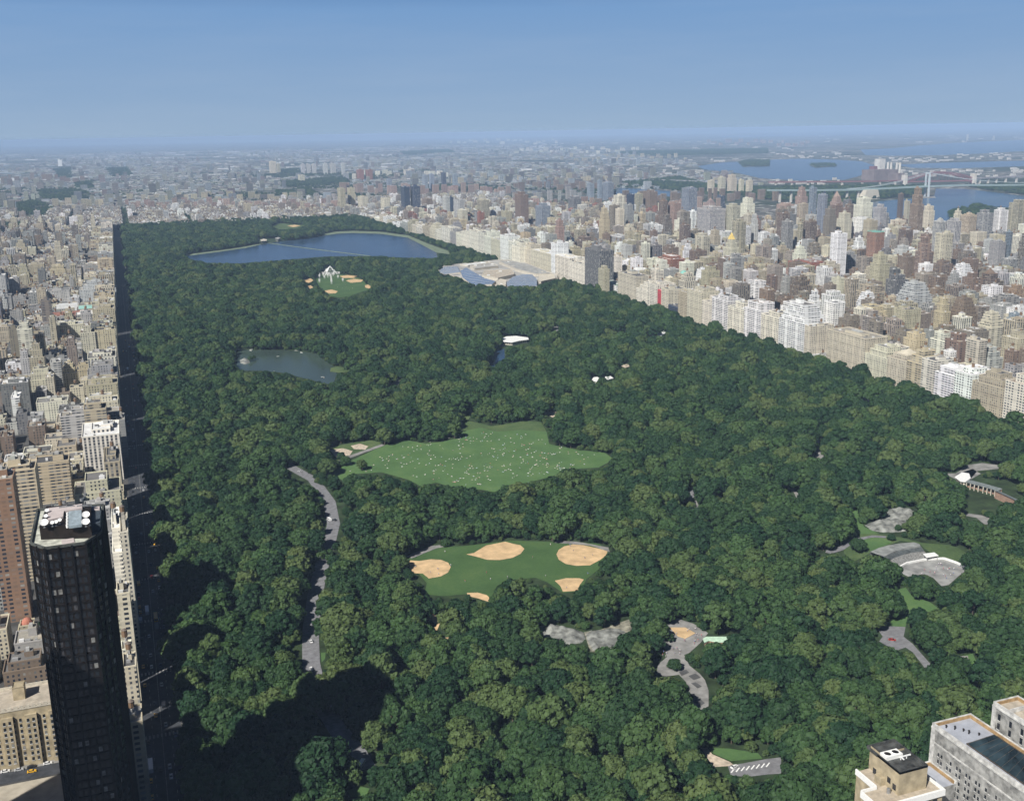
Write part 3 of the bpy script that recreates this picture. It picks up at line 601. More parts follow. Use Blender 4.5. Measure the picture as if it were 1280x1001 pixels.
# --- west side, south fronts: left, right, top, base
BL = lambda a, b, c, d: (a/4.55, b/4.55, 300+c/4.55, 300+d/4.55)
BM = lambda a, b, c, d: (a/3.85, b/3.85, 500+c/3.85, 500+d/3.85)
WS = [(BL(525,638,395,540),TAN,0,'flat',22),(BL(540,625,290,540),TAN,0,'spire',24),(BL(455,540,530,790),CREAM,0,'flat',30),(BL(540,655,515,780),YEL,0,'flat',26),(BL(225,292,492,620),GREY,0,'flat',40),(BL(292,472,485,620),CREAM,0,'flat',35),
 (BL(265,395,290,400),LGREY,0,'flat',30),(BL(395,450,330,400),LGREY,0,'flat',30),(BL(160,265,300,415),GREY,1,'flat',35),(BL(55,160,330,415),GREY,0,'setback',35),(BL(95,180,510,770),LCREAM,3,'flat',28),(BL(180,245,540,740),TAN,0,'flat',30),(BL(-40,75,500,645),TAN,0,'setback',35),
 (BL(30,128,705,810),WHT,1,'flat',30),(BL(155,300,742,940),CREAM,0,'setback',30),(BL(345,430,712,900),YEL,0,'setback',26),(BL(430,545,712,850),YEL,0,'setback',26),(BL(205,385,925,1030),LCREAM,0,'flat',30),(BL(62,110,902,1060),WHT,3,'flat',30),(BL(445,655,240,390),LGREY,0,'setback',40),
 (BL(280,370,150,250),YEL,0,'setback',35),(BL(365,435,140,225),GREY,0,'flat',30),(BL(25,100,165,280),TAN,2,'flat',30),(BL(95,158,145,280),TAN,0,'setback',30),(BL(155,250,140,250),TAN,0,'flat',30),(BL(0,50,60,150),TAN,0,'flat',30),(BL(60,140,0,110),GREY,2,'flat',30),(BL(150,240,-20,60),BRN,0,'flat',30),
 (BL(0,160,820,1000),DGREY,0,'flat',30),(BL(470,600,925,1010),CREAM,0,'setback',30),(BL(285,345,700,920),LGREY,3,'flat',25),(BL(0,62,320,440),GREY,0,'flat',30),
 (BM(290,572,72,270),LGREY,3,'flat',22),(BM(110,246,255,330),LCREAM,2,'flat',25),(BM(168,330,305,560),YEL,3,'flat',24),(BM(5,168,350,880),YEL,3,'flat',26),(BM(345,412,385,520),YEL,0,'flat',18),(BM(500,605,455,650),TAN,0,'setback',26),(BM(130,215,130,240),BRN,0,'flat',30),
 (BM(520,575,350,450),LCREAM,2,'spire',16),(BM(325,400,290,360),CREAM,0,'flat',30),(BM(215,330,190,280),CREAM,0,'flat',26),(BM(0,60,180,290),BRN,0,'flat',26),(BM(20,110,290,360),WHT,0,'flat',22),(BM(560,600,100,290),GREY,3,'flat',30),(BM(-70,60,400,1080),ORG,1,'flat',24),(BM(400,505,10,90),TAN,0,'setback',30)]
for q in WS:
    (a, b, c, d), col, fac, top, dep = q
    if top in ('spire',) and b-a < 30: dep = 16
    sbld(a, b, c, d, col, fac, top, dep, note='west')
# --- the terraces along the avenue in front of the black tower, and the big tan block behind it
sbld(138,152,668,805,LCREAM,3,'setback',60,note='west'); sbld(150,160,668,812,CREAM,0,'flat',40,note='west'); sbld(150,166,815,900,LCREAM,0,'setback',14,note='west')
HANDRECTS = list(RECTS)
# ------------------------------------------------------------------ hero buildings with modelled windows
def win_grid(root, pos, u, nrm, n_u, n_v, du, dv, w, h, mat, frame=None, name='window', keep=100, cnt=None, z_first=None, sill=None):
    """windows as thin boxes standing proud of the wall: the first `keep` are parts of their own, the rest one part"""
    pos = np.array(pos, float); u = np.array(u, float); nv = np.array(nrm, float); rest = MB(); made = cnt or [0]
    order = [(i, j) for j in range(n_v) for i in range(n_u)]
    order.sort(key=lambda t: -t[1])
    for i, j in order:
        p = pos+u*du*i+np.array([0, 0, dv*j]); m = MB()
        if isinstance(mat, list): mi = 0
        a = p-u*w/2; b = p+u*w/2; o = nv*.06
        A, B_ = a+o, b+o
        col = (.5,)*3
        q = [tuple(A), tuple(B_), tuple(B_+[0, 0, h]), tuple(A+[0, 0, h])]
        m.quad(*q, None, col, R0.choice([0, 0, 0, 1, 2]) if R0.random() < .55 else 0)
        for (s, e) in ((a, A), (B_, b)):
            m.quad(tuple(s), tuple(e), tuple(e+[0, 0, h]), tuple(s+[0, 0, h]), None, col, 0)
        m.quad(tuple(A+[0, 0, h]), tuple(B_+[0, 0, h]), tuple(b+[0, 0, h]), tuple(a+[0, 0, h]), None, col, 0)
        if sill:
            sa, sb = a-u*.15, b+u*.15
            m.quad(tuple(sa+nv*.25), tuple(sb+nv*.25), tuple(sb+nv*.25+[0, 0, -.35]), tuple(sa+nv*.25+[0, 0, -.35]), None, col, 3)
            m.quad(tuple(sa), tuple(sb), tuple(sb+nv*.25), tuple(sa+nv*.25), None, col, 3)
        if made[0] < keep: made[0] += 1; obj(name, m, mat, root)
        else: rest.merge(m)
    return rest, made
GL0 = plain('dark_window_glass', (.018, .022, .028), .12, .2, 2., spec=.6); GL1 = plain('window_blind', (.2, .2, .19), .5, .3, .8); GL2 = plain('window_grey_glass', (.05, .05, .055), .2, .4, 1., spec=.6)
BSTEEL = plain('black_steel', (.009, .008, .008), .5, .2, .5); BSTEEL2 = plain('dark_bronze_panel', (.015, .011, .009), .55, .3, .4)
STONE = plain('weathered_pale_stone', (.28, .278, .265), .9, .34, .3); STONEL = plain('white_stone_trim', (.5, .495, .475), .85, .25, .4)
RB = plain('pale_blue_roof_membrane', (.36, .38, .43), .8, .1, .2); RBEI = plain('beige_roof_gravel', (.42, .37, .3), .9, .15, .3)
def std(o, label, cat): return tag(o, label, cat)
# black tower: many-cornered plan, measured at roof height
H = 178.; TH = 183.4
PL = [G(38.5, 679, H), G(56, 685, H), G(106, 678.5, H), G(126, 665, H), G(129, 631, H), G(47, 637, H)]
cxT, cyT = sum(p[0] for p in PL)/6, sum(p[1] for p in PL)/6
TWB = empty('office_tower', (cxT, cyT, .1), 'tall black steel office tower with dishes on its roof standing beside the avenue', 'skyscraper')
def shr(pl, k, c=(cxT, cyT)): return [(c[0]+(p[0]-c[0])*k, c[1]+(p[1]-c[1])*k) for p in pl]
def prism(m, pl, z0, z1, mat=0, top=True, topmat=None, col=(.5,)*3, fac=None, u0=0):
    n = len(pl); u = u0
    for i in range(n):
        a, b = pl[i], pl[(i+1) % n]; L = math.hypot(b[0]-a[0], b[1]-a[1]); m.quad((*a, z0), (*b, z0), (*b, z1), (*a, z1), [(u, z0), (u+L, z0), (u+L, z1), (u, z1)], col, mat); u += L
    if top: m.poly([(*p, z1) for p in pl], col, mat if topmat is None else topmat)
def ccw(pl):
    ar = sum(pl[i][0]*pl[(i+1) % len(pl)][1]-pl[(i+1) % len(pl)][0]*pl[i][1] for i in range(len(pl)))
    return pl if ar > 0 else pl[::-1]
m = MB(); prism(m, PL, 0, H-1, top=False); obj('wall', m, [BSTEEL2], TWB)
m = MB(); rst = MB()
for e in range(5):
    a, b = np.array(PL[e]), np.array(PL[(e+1) % 6]); L = np.linalg.norm(b-a); d_ = (b-a)/L; nn_ = np.array([d_[1], -d_[0]]); nb = max(1, round(L/4.6))
    for k in range(nb+(1 if e in (0, 3) else 0)):
        p = a+d_*L*k/nb; m.beam((*(p+nn_*.35), 0), (*(p+nn_*.35), H), .75, (.5,)*3, 0, .75)
    for k in range(44): z = 8+k*3.9; m.beam((*(a+nn_*.12), z), (*(b+nn_*.12), z), .26, (.5,)*3, 0, .9)
    w_ = L/nb
    for off in (.27, .73):
        p = a+d_*w_*off+nn_*.02
        rr, _ = win_grid(TWB, (p[0], p[1], 9.0), (*d_, 0), (*nn_, 0), nb, 43, w_, 3.9, 1.5, 2.3, [GL0, GL1, GL2, BSTEEL], keep=50 if e == 1 else 0); rst.merge(rr)
obj('frame', m, [BSTEEL], TWB); obj('window', rst, [GL0, GL1, GL2, BSTEEL], TWB)['kind'] = 'stuff'
m = MB()
for e in range(6): a, b = PL[e], PL[(e+1) % 6]; m.beam((*a, H), (*b, H), .8, (.5,)*3, 0, 1.1)
obj('parapet', m, [plain('weathered_metal_coping', (.07, .075, .07), .6, .4, .3)], TWB)
m = MB(); m.poly([(*p, H-.4) for p in shr(PL, .97)]); obj('roof', m, [plain('pale_green_roof', (.46, .47, .41), .85, .3, .3)], TWB)
PHP = ccw([G(49, 658, TH), G(113.5, 656, TH), G(113.5, 629.5, TH), G(58, 632.5, TH)])
m = MB(); prism(m, PHP, H-.39, TH, 0); EP = ccw([G(114.2, 655, H+3.5), G(125, 653, H+3.5), G(126.5, 632, H+3.5), G(114.2, 632, H+3.5)]); prism(m, EP, H-.39, H+3.5, 1)
prism(m, ccw([G(115, 637, H+4), G(124.5, 636.3, H+4), G(124.5, 632.5, H+4), G(115, 633, H+4)]), H+3.51, H+4, 2)
obj('penthouse', m, [BSTEEL2, plain('dark_slate_metal', (.06, .075, .09), .5, .2, .3), plain('pale_pink_roof', (.5, .44, .43), .85, .06, .2)], TWB)
m = MB(); prism(m, ccw([G(*q, TH+.9) for q in zm(20, 600, 8.34, [(335,290),(690,245),(690,290),(500,320),(490,380),(330,415)])]), TH+.01, TH+.9); obj('roof_deck', m, [MATS['pale_pink_roof']], TWB)
m = MB(); prism(m, ccw([G(*q, H) for q in zm(20, 600, 8.34, [(470,620),(600,600),(610,640),(480,672)])]), H-.38, H-.05); obj('roof_patch', m, [MATS['pale_pink_roof']], TWB)
DISH = [(292,445,1.75), (308,374,.9), (320,316,.9), (375,443,.85), (414,435,.85), (453,416,.85), (728,362,1.6), (725,436,1.65), (768,437,.45)]
DM = plain('white_dish', (.8, .8, .79), .4, .04, 1.); ST = plain('galvanised_steel', (.35, .36, .37), .4, .2, 1., .6)
def dish(x, y, z, rr, label):
    d = empty('satellite_dish', (x, y, z), label, 'satellite dish', 'white dishes on the black tower roof')
    m = MB(); n = 16; tl_ = math.radians(35)
    def f(q, t, zz):
        X_, Y_, Z_ = q*math.cos(t), q*math.sin(t), zz
        return (X_, Y_*math.cos(tl_)-Z_*math.sin(tl_), 1.3+rr*.4+Y_*math.sin(tl_)+Z_*math.cos(tl_))
    for a in range(4):
        r0_, r1_ = rr*a/4, rr*(a+1)/4; z0_, z1_ = .35*r0_*r0_/rr, .35*r1_*r1_/rr
        for k in range(n):
            t0, t1 = 2*math.pi*k/n, 2*math.pi*(k+1)/n
            m.quad(f(r0_, t0, z0_), f(r1_, t0, z1_), f(r1_, t1, z1_), f(r0_, t1, z0_), None, (.8,)*3, 0)
    obj('bowl', m, [DM], d, local=True)
    m = MB(); m.cyl(0, 0, 0, 1.3+rr*.4, .14, .12, (.5,)*3, 0, 8); m.cyl(0, 0, 0, .15, .5, .5, (.5,)*3, 0, 8); obj('stand', m, [ST], d, local=True)
    m = MB(); m.beam(f(0, 0, 0), f(0, 0, .9*rr), .08, (.5,)*3, 0); obj('feed_arm', m, [ST], d, local=True)
for k, (a, b, q) in enumerate(DISH):
    x, y = G(*zm(20, 600, 8.34, [(a, b)])[0], TH+1.4+q*.4); dish(x, y, TH+.02, q, ['large dish at the front left corner of the penthouse roof', 'small dish behind the large dish on the left roof edge', 'small dish furthest back on the left roof edge', 'leftmost of three small dishes on the roof front', 'middle of three small dishes on the roof front', 'rightmost of three small dishes on the roof front', 'big dish at the right roof edge behind its twin', 'big dish at the front right of the roof', 'tiny dish by the front right big dish'][k])
for k in range(5):
    x, y = G(*zm(20, 600, 8.34, [(618, 462-k*31)])[0], TH+1)
    f = empty('cooling_unit', (x, y, TH+.05), 'ribbed silver cooling unit on the black tower roof, number %s from the front edge' % ['one', 'two', 'three', 'four', 'five'][k], 'cooling unit', 'row of cooling units on the black tower roof')
    m = MB(); m.box(-2.5, 2.5, -1.3, 1.3, 0, 1.1, (.5,)*3, 0); m.quad((-2.5, -1.3, 1.1), (2.5, -1.3, 1.1), (2.5, 0, 1.9), (-2.5, 0, 1.9), None, (.5,)*3, 0); m.quad((-2.5, 0, 1.9), (2.5, 0, 1.9), (2.5, 1.3, 1.1), (-2.5, 1.3, 1.1), None, (.5,)*3, 0); obj('casing', m, [plain('silver_blue_duct', (.42, .5, .55), .35, .15, .6, .5)], f, local=True)
    m = MB(); m.cyl(-3.1, 0, 0, 1.4, .5, .5, (.5,)*3, 0, 10); obj('fan', m, [DM], f, local=True)
for k, (a, b, hh, lab) in enumerate([(418, 262, 8, 'tall thin whip antenna at the back left of the black tower roof'), (375, 275, 3, 'short whip antenna near the left dishes of the roof'), (530, 300, 6, 'mast with grey drum antennas at the middle of the roof back edge'), (715, 285, 7, 'lattice mast with grey drum antennas at the back right of the roof')]):
    x, y = G(*zm(20, 600, 8.34, [(a, b)])[0], TH); f = empty('antenna_mast', (x, y, TH), lab, 'antenna')
    m = MB(); m.cyl(0, 0, 0, hh, .14, .05, (.5,)*3, 0, 6); obj('pole', m, [ST], f, local=True)
    if k > 1:
        m = MB(); m.cyl(-.8, 0, hh*.45, hh*.45+1, .75, .75, (.5,)*3, 0, 10); m.cyl(.9, 0, hh*.75, hh*.75+1, .75, .75, (.5,)*3, 0, 10); m.beam((-1, 0, hh*.45), (1, 0, hh*.75), .15, (.5,)*3, 0); m.beam((-3, 0, .8), (3, 0, .8), .8, (.5,)*3, 0); obj('drum', m, [ST], f, local=True)
X0, X1, Y0, Y1 = min(p[0] for p in PL), max(p[0] for p in PL), min(p[1] for p in PL), max(p[1] for p in PL)
# unseen slab towers added off-frame to cast shade over the avenue and park corner
for nm, (a, b, c, d, h) in (('shade_tower', (-152, -104, -68, -30, 214)), ('shade_tower', (-205, -150, -45, 35, 212))):
    f = empty(nm, ((a+b)/2, (c+d)/2, .1), 'dark slab tower added south of the black tower for shade, out of the picture' if a > -200 else 'second dark tower added south-west of the black tower for shade, out of the picture', 'skyscraper'); m = MB(); m.box(a, b, c, d, 0, h, DGREY, SI['dark_curtain_wall'], (.2,)*3, SI['roofing']); obj('wall', m, None, f)
# stone hotel block at the lower right
def stone_block(x0, x1, y0, y1, z, label, winrows, skylight=None, roofmat=RB, bands=True):
    f = empty('stone_building', ((x0+x1)/2, (y0+y1)/2, .1), label, 'building')
    m = MB(); m.box(x0, x1, y0, y1, 0, z-1.6, (.5,)*3, 0, top=False); obj('wall', m, [STONE], f)
    m = MB(); m.poly([(x0, y0, z-1.7), (x1, y0, z-1.7), (x1, y1, z-1.7), (x0, y1, z-1.7)]); obj('roof', m, [roofmat], f)
    m = MB()
    for (a, b, c, d) in ((x0-.35, x0+.35, y0-.35, y1+.35), (x1-.35, x1+.35, y0-.35, y1+.35), (x0+.36, x1-.36, y1-.35, y1+.35)): m.box(a, b, c, d, z-1.6, z, (.5,)*3, 0)
    m.box(x0-.6, x0-.02, y0, y1+.6, z-2.4, z-1.62, (.5,)*3, 0); m.box(x0-.5, x0-.02, y1-1.6, y1+.5, 0, z-2.42, (.5,)*3, 0)
    if bands: m.box(x0-.3, x0-.02, y0, y1-1.62, z-9.2, z-8.5, (.5,)*3, 0)
    obj('cornice', m, [STONEL], f)
    m = MB(); m.box(x0+.36, x1-.36, y1-.8, y1-.36, z-1.69, z-.3, (.5,)*3, 0); m.box(x0+.36, x0+.7, y0+.5, y1-.82, z-1.69, z-.5, (.5,)*3, 0); m.box(x1-.9, x1-.36, y0+.5, y1-.82, z-1.69, z-.3, (.5,)*3, 0)
    obj('parapet_lining', m, [plain('ochre_lining', (.33, .22, .11), .85, .2, .5)], f)
    return f
SB = stone_block(328.2, 349, -190, -87.8, 80, 'long weathered pale stone block with flat blue-grey roof and glass skylight at the lower right', 0)
cn = [0]; rest = MB(); y = -92.5
for bay in range(16):
    rr, _ = win_grid(SB, (328.18, y-bay*5.6, 80-40.5), (0, 1, 0), (-1, 0, 0), 2, 9, -1.9, 3.3, .95, 1.7, [GL0, GL1, GL2, STONEL], keep=84, cnt=cn, sill=True); rest.merge(rr)
obj('window', rest, [GL0, GL1, GL2, STONEL], SB)['kind'] = 'stuff'
sk = empty('glass_skylight', (339, -125, 78.3), 'blue glass hipped skylight on the stone block roof', 'skylight')
ax, bx, ay, by, zt, zr = 331.5, 347.8, -139, -104.5, 78.4, 83.6
m = MB(); c1, c2 = ((ax+bx)/2+1.5, ay+4), ((ax+bx)/2+1.5, by-5)
A_, B_, C_, D_ = (ax, ay, zt), (bx, ay, zt), (bx, by, zt), (ax, by, zt); E_, F_ = (*c1, zr), (*c2, zr)
m.quad(D_, A_, E_, F_, None, (.5,)*3, 0); m.quad(B_, C_, F_, E_, None, (.5,)*3, 0); m.poly([A_, B_, E_], (.5,)*3, 0); m.poly([C_, D_, F_], (.5,)*3, 0)
obj('glass', m, [plain('blue_skylight_glass', (.022, .036, .044), .2, .5, .12, spec=.6)], sk)
m = MB()
for a, b in ((A_, B_), (B_, C_), (C_, D_), (D_, A_)): m.beam(a, b, .5, (.5,)*3, 0)
for a, b in ((A_, E_), (B_, E_), (C_, F_), (D_, F_), (E_, F_)): m.beam(a, b, .22, (.5,)*3, 0)
for k in range(1, 9):
    t = k/9; p0 = np.array(A_)*(1-t)+np.array(D_)*t; p1 = np.array(E_)*(1-t)+np.array(F_)*t; m.beam(p0+[0, 0, .05], p1+[0, 0, .05], .09, (.5,)*3, 0)
obj('frame', m, [plain('bronze_frame', (.08, .065, .05), .5, .3, .5)], sk)
for k, (x, y, h_) in enumerate([(335, -93.5, 1.6), (337.5, -96, 1.1), (338.2, -98.5, 1.6), (332.5, -91, 1.2), (341.5, -101, 1.0)]):
    f = empty('roof_vent', (x, y, 78.3), ['small dark vent near the roof corner', 'thin dark vent between two larger ones', 'double dark vent at the middle of the pale roof', 'thin pipe vent by the ochre parapet', 'low vent box near the skylight'][k], 'vent', 'dark vents on the pale blue roof')
    m = MB(); m.cyl(0, 0, 0, h_, .3, .3, (.5,)*3, 0, 8); m.cyl(0, 0, h_, h_+.3, .55, .3, (.5,)*3, 0, 8); obj('pipe', m, [BSTEEL2], f, local=True)
SB2 = stone_block(358.5, 372, -200, -91.5, 86, 'pale stone wing with beige roof terrace at the right edge of the picture', 0, roofmat=RBEI, bands=False)
rest, _ = win_grid(SB2, (358.48, -95, 86-34), (0, 1, 0), (-1, 0, 0), 10, 7, -6.5, 4.4, 1.5, 3., [GL0, GL1, GL2, STONEL], keep=40, sill=True); obj('window', rest, [GL0, GL1, GL2, STONEL], SB2)['kind'] = 'stuff'
m = MB(); m.box(359.3, 371.4, -100, -99.4, 84.35, 86.3, (.5,)*3, 0); m.box(362, 368, -118, -110, 84.35, 87.5, (.5,)*3, 0); obj('roof_wall', m, [STONEL], SB2)
lw = stone_block(309.2, 328, -104, -88, 61, 'low wing with flat blue-grey roof between the tan penthouse and the stone block', 0, bands=False)
# tan brick apartment house with square penthouse
TN = plain('tan_brick', (.38, .32, .215), .9, .2, .25); TNL = plain('terrace_tiles', (.42, .36, .28), .9, .14, .5)
zt = 70.
TB = empty('apartment_house', (292, -104, .1), 'tan brick apartment house with white parapet band and square windowless penthouse', 'apartment house')
m = MB(); m.box(276.3, 308.5, -117, -106, 0, zt-1.2, (.5,)*3, 0); m.box(284.3, 308.5, -105.99, -92.3, 0, zt-1.2, (.5,)*3, 0); obj('wall', m, [TN], TB)
m = MB(); m.box(276.4, 308.3, -116.8, -106.2, zt-1.15, zt-.9, (.5,)*3, 0); m.box(284.4, 308.3, -106.19, -92.5, zt-1.15, zt-.9, (.5,)*3, 0); obj('terrace', m, [TNL], TB)
m = MB()
m.box(276, 309, -118, -117.01, zt-2.6, zt+.3, (.5,)*3, 0); m.box(275.6, 276.29, -117, -106, zt-2.6, zt+.3, (.5,)*3, 0); m.box(276.3, 284, -105.98, -105.4, zt-2.2, zt+.3, (.5,)*3, 0); m.box(283.6, 284.29, -105.3, -92.3, zt-2.2, zt+.3, (.5,)*3, 0); m.box(308.51, 309.1, -117, -92.3, zt-1.4, zt+.3, (.5,)*3, 0)
obj('parapet', m, [WHITE], TB)
m = MB()
for k in range(6): m.box(277.5+k*5.2, 280+k*5.2, -117.06, -117.0, zt-6, zt-4, (.5,)*3, 0); m.box(277.5+k*5.2, 280+k*5.2, -117.06, -117.0, zt-9.4, zt-7.4, (.5,)*3, 0)
obj('window', m, [GL0], TB)
p0x, p1x, p0y, p1y, ph = 289, 303.3, -113., -92., 80.
m = MB(); m.box(p0x, p1x, p0y, p1y-7, zt-.9, ph, (.5,)*3, 0, top=False); m.box(p0x+1.8, p1x, p1y-6.99, p1y, zt-.9, ph, (.5,)*3, 0, top=False)
m.box(p0x-2.5, p0x-.02, p0y+8, p0y+12, zt-.9, zt+2.6, (.5,)*3, 0); PB = obj('penthouse', m, [TN], TB)
m = MB(); m.box(p0x+.5, p1x-.5, p0y+.5, p1y-.5, ph-1.2, ph-1.0, (.5,)*3, 0); m.box(p0x, p1x, p0y, p0y+.4, ph-.99, ph+.3, (.5,)*3, 0); m.box(p0x, p0x+.4, p0y+.41, p1y, ph-.99, ph+.3, (.5,)*3, 0); m.box(p1x-.4, p1x, p0y+.41, p1y, ph-.99, ph+.3, (.5,)*3, 0); m.box(p0x+.41, p1x-.41, p1y-.4, p1y, ph-.99, ph+.3, (.5,)*3, 0)
obj('penthouse_roof', m, [plain('black_tar_roof', (.06, .062, .06), .9, .5, .3)], TB)
for k, (a, b, z_) in enumerate([(p0x-.04, p0y+15, zt+.2), (p0x-.04, p0y+6, zt+1.5), (p0x-.04, p0y+2.6, zt+.4)]):
    m = MB(); m.box(a-.1, a+.02, b-1, b+1, z_, z_+2.6, (.5,)*3, 0); obj('door', m, [GL0], TB)
cool = empty('cooling_unit', (294.5, -101, ph-1), 'white twin fan cooling unit on the tan penthouse roof', 'cooling unit')
m = MB(); m.box(-4.2, 4.2, -2.1, 2.1, 0, 1.7, (.5,)*3, 0); obj('casing', m, [WHITE], cool, local=True)
for s in (-2, 2):
    m = MB(); m.cyl(s, 0, 1.71, 1.95, 1.5, 1.5, (.5,)*3, 0, 20, False); m.cyl(s, 0, 1.72, 1.76, 1.4, 1.4, (.5,)*3, 1, 20); obj('fan', m, [WHITE, BSTEEL2], cool, local=True)
m = MB(); m.beam((1, -3.5, 1.4), (7, -3.5, 1.4), .5, (.5,)*3, 0); m.beam((2, -3.5, 0), (2, -3.5, 1.4), .3, (.5,)*3, 0); m.beam((5, -3.5, 0), (5, -3.5, 1.4), .3, (.5,)*3, 0); m.beam((2, -5.5, 1.3), (2, -3.5, 1.4), .4, (.5,)*3, 0); obj('pipe', m, [WHITE], cool, local=True)
f = empty('roof_drum', (286.6, -110, zt-.9), 'small grey metal drum on the tan terrace beside the penthouse', 'drum'); m = MB(); m.cyl(0, 0, 0, 2.2, .8, .8, (.5,)*3, 0, 14); m.cyl(0, 0, 2.2, 2.4, .8, .3, (.5,)*3, 0, 14); obj('drum', m, [ST], f, local=True)
# big tan hotel-like block at the lower left, with windows
gx, gy = G(30, 957)
HB = empty('apartment_house', (gx, gy+12, .1), 'wide tan brick block with projecting bays behind the street with the yellow cab', 'apartment house')
hx0, hx1 = gx-40, gx+26; hh = 44.
d = 9e9
for z_ in np.arange(15, 80, .25):
    e_ = abs(P(gx, gy, z_)[1]-886)
    if e_ < d: d = e_; hh = z_
m = MB(); m.box(hx0, hx1, gy, gy+26, 0, hh, (.5,)*3, 0, top=False)
for k in range(5): bx_ = hx0+8+k*12; m.box(bx_, bx_+6, gy-1.6, gy-.01, 0, hh-4, (.5,)*3, 0)
obj('wall', m, [TN], HB)
m = MB(); m.poly([(hx0, gy, hh-.5), (hx1, gy, hh-.5), (hx1, gy+26, hh-.5), (hx0, gy+26, hh-.5)]); obj('roof', m, [RBEI], HB)
m = MB()
for k in range(int((hx1-hx0)/3)): m.box(hx0+k*3, hx0+k*3+2, gy-.3, gy+.3, hh, hh+1.4, (.5,)*3, 0)
m.box(hx0-.3, hx1+.3, gy-.35, gy+.35, hh-.8, hh-.01, (.5,)*3, 0); m.box(hx0-.2, hx1+.2, gy+25.6, gy+26.2, hh-.5, hh+1.2, (.5,)*3, 0); m.box(hx1-.3, hx1+.3, gy+.36, gy+25.5, hh-.5, hh+1.1, (.5,)*3, 0)
obj('parapet', m, [plain('pale_coping', (.5, .46, .38), .85, .15, .5)], HB)
m = MB(); hutx = on_y(23, 858, gy+14)[0]; m.box(hutx-3, hutx+3, gy+11, gy+19, hh-.49, hh+7, (.5,)*3, 0, top=False); m.box(hutx-3.2, hutx+3.2, gy+10.8, gy+11.2, hh+7, hh+7.6, (.5,)*3, 0); m.box(hutx-2.6, hutx+2.6, gy+11.3, gy+18.7, hh+6.4, hh+6.5, (.5,)*3, 0); obj('roof_hut', m, [TN], HB)
cn = [0]; rest = MB()
for k in range(6):
    for xx, off in ((hx0+2+k*12, 0), (hx0+5.5+k*12, 0), (hx0+9.5+k*12, -1.6), (hx0+12.3+k*12, -1.6)):
        if xx > hx1-1 or (off and k > 4): continue
        rr, _ = win_grid(HB, (xx, gy-.02+off, 3.5), (1, 0, 0), (0, -1, 0), 1, int((hh-8)/3.4), 3, 3.4, 1.3, 1.9, [GL0, GL1, GL2, STONEL], keep=100 if xx > hx0+18 else 0, cnt=cn, sill=True); rest.merge(rr)
obj('window', rest, [GL0, GL1, GL2, STONEL], HB)['kind'] = 'stuff'
RECTS += [(hx0-1, hx1+1, gy-3, gy+27), (X0-3, X1+3, Y0-3, Y1+3)]
STY = gy
sheet('side_street', [(hx0-60, gy-15), (CPW+3, gy-15), (CPW+3, gy-4), (hx0-60, gy-4)], .22, ASPH)
sheet('plaza_paving', [(hx0-60, gy-60), (CPW-1, gy-60), (CPW-1, gy-17), (hx0-60, gy-17)], .35, plain('beige_paving', (.4, .36, .29), .9, .12, .15))
sheet('sidewalk', [(hx0-60, gy-4), (CPW-1, gy-4), (CPW-1, gy-.1), (hx0-60, gy-.1)], .35, PAVE)
RECTS.append((hx0-60, X1, gy-60, gy))
# small houses beside
sbld(20, 44, 778, 830, TAN, 0, 'dome', 14, note='west', topc=(.4, .16, .11)); sbld(2, 56, 830, 880, BRN, 0, 'setback', 18, note='west')
sbld(146, 162, 745, 880, CREAM, 1, 'flat', 18, note='west')
sbld(154, 170, 836, 930, CREAM, 0, 'flat', 18, note='west'); sbld(160, 178, 906, 1010, TAN, 1, 'flat', 18, note='west')

# ------------------------------------------------------------------ the rest of the city, laid out in street blocks
def blocked(x0, x1, y0, y1):
    for a in RECTS:
        if x0 < a[1] and x1 > a[0] and y0 < a[3] and y1 > a[2]: return True
    return False
RIVW = [[G(a, b) for a, b in q] for q in RIV+WOODP]
def inwater(x, y):
    for q in RIVW:
        if inpoly([x], [y], q)[0]: return True
    return False
def vis(x, y, z=20, mg=25):
    a, b, zz = P(x, y, z); a0, b0, _ = P(x, y, 0)
    return zz > 50 and -mg < a < PW+mg and b < PH+mg
BRN2 = (.22,.19,.155); PINK2 = (.3,.265,.225); CNAME[BRN2] = 'brown'; CNAME[PINK2] = 'pinkish brown'
PAL = [CREAM, LCREAM, TAN, BRN, GREY, LGREY, TAN, CREAM, TAN, WHT, DGREY, YEL, GREY, BRN2, BRN2, PINK2]
AUTO = []
r = random.Random(11)
def lot(x0, x1, y0, y1, h, pal, dist=0):
    if blocked(x0, x1, y0, y1) or not vis((x0+x1)/2, y0, h): return
    cx, cy = (x0+x1)/2, (y0+y1)/2
    if cy > 3000 and inwater(cx, cy): return
    col = r.choice(pal); fac = r.choice((0, 0, 1, 0, 2, 3)) if h > 24 else r.choice((0, 0, 1)); top = r.choice(('flat', 'flat', 'setback')) if h > 30 else 'flat'
    a = P(cx, cy, 0); b = P(cx, cy, h); w = abs(P(x1, y0, 0)[0]-P(x0, y1, 0)[0])
    AUTO.append(dict(x0=x0, x1=x1, y0=y0, y1=y1, h=h, col=col, fac=fac, top=top, roofc=None, hand=False, note='', topc=None, px=b[0], py=b[1], pyb=a[1], w=w, area=w*abs(a[1]-b[1])+w*w*.2, seed=r.randint(0, 10**6)))
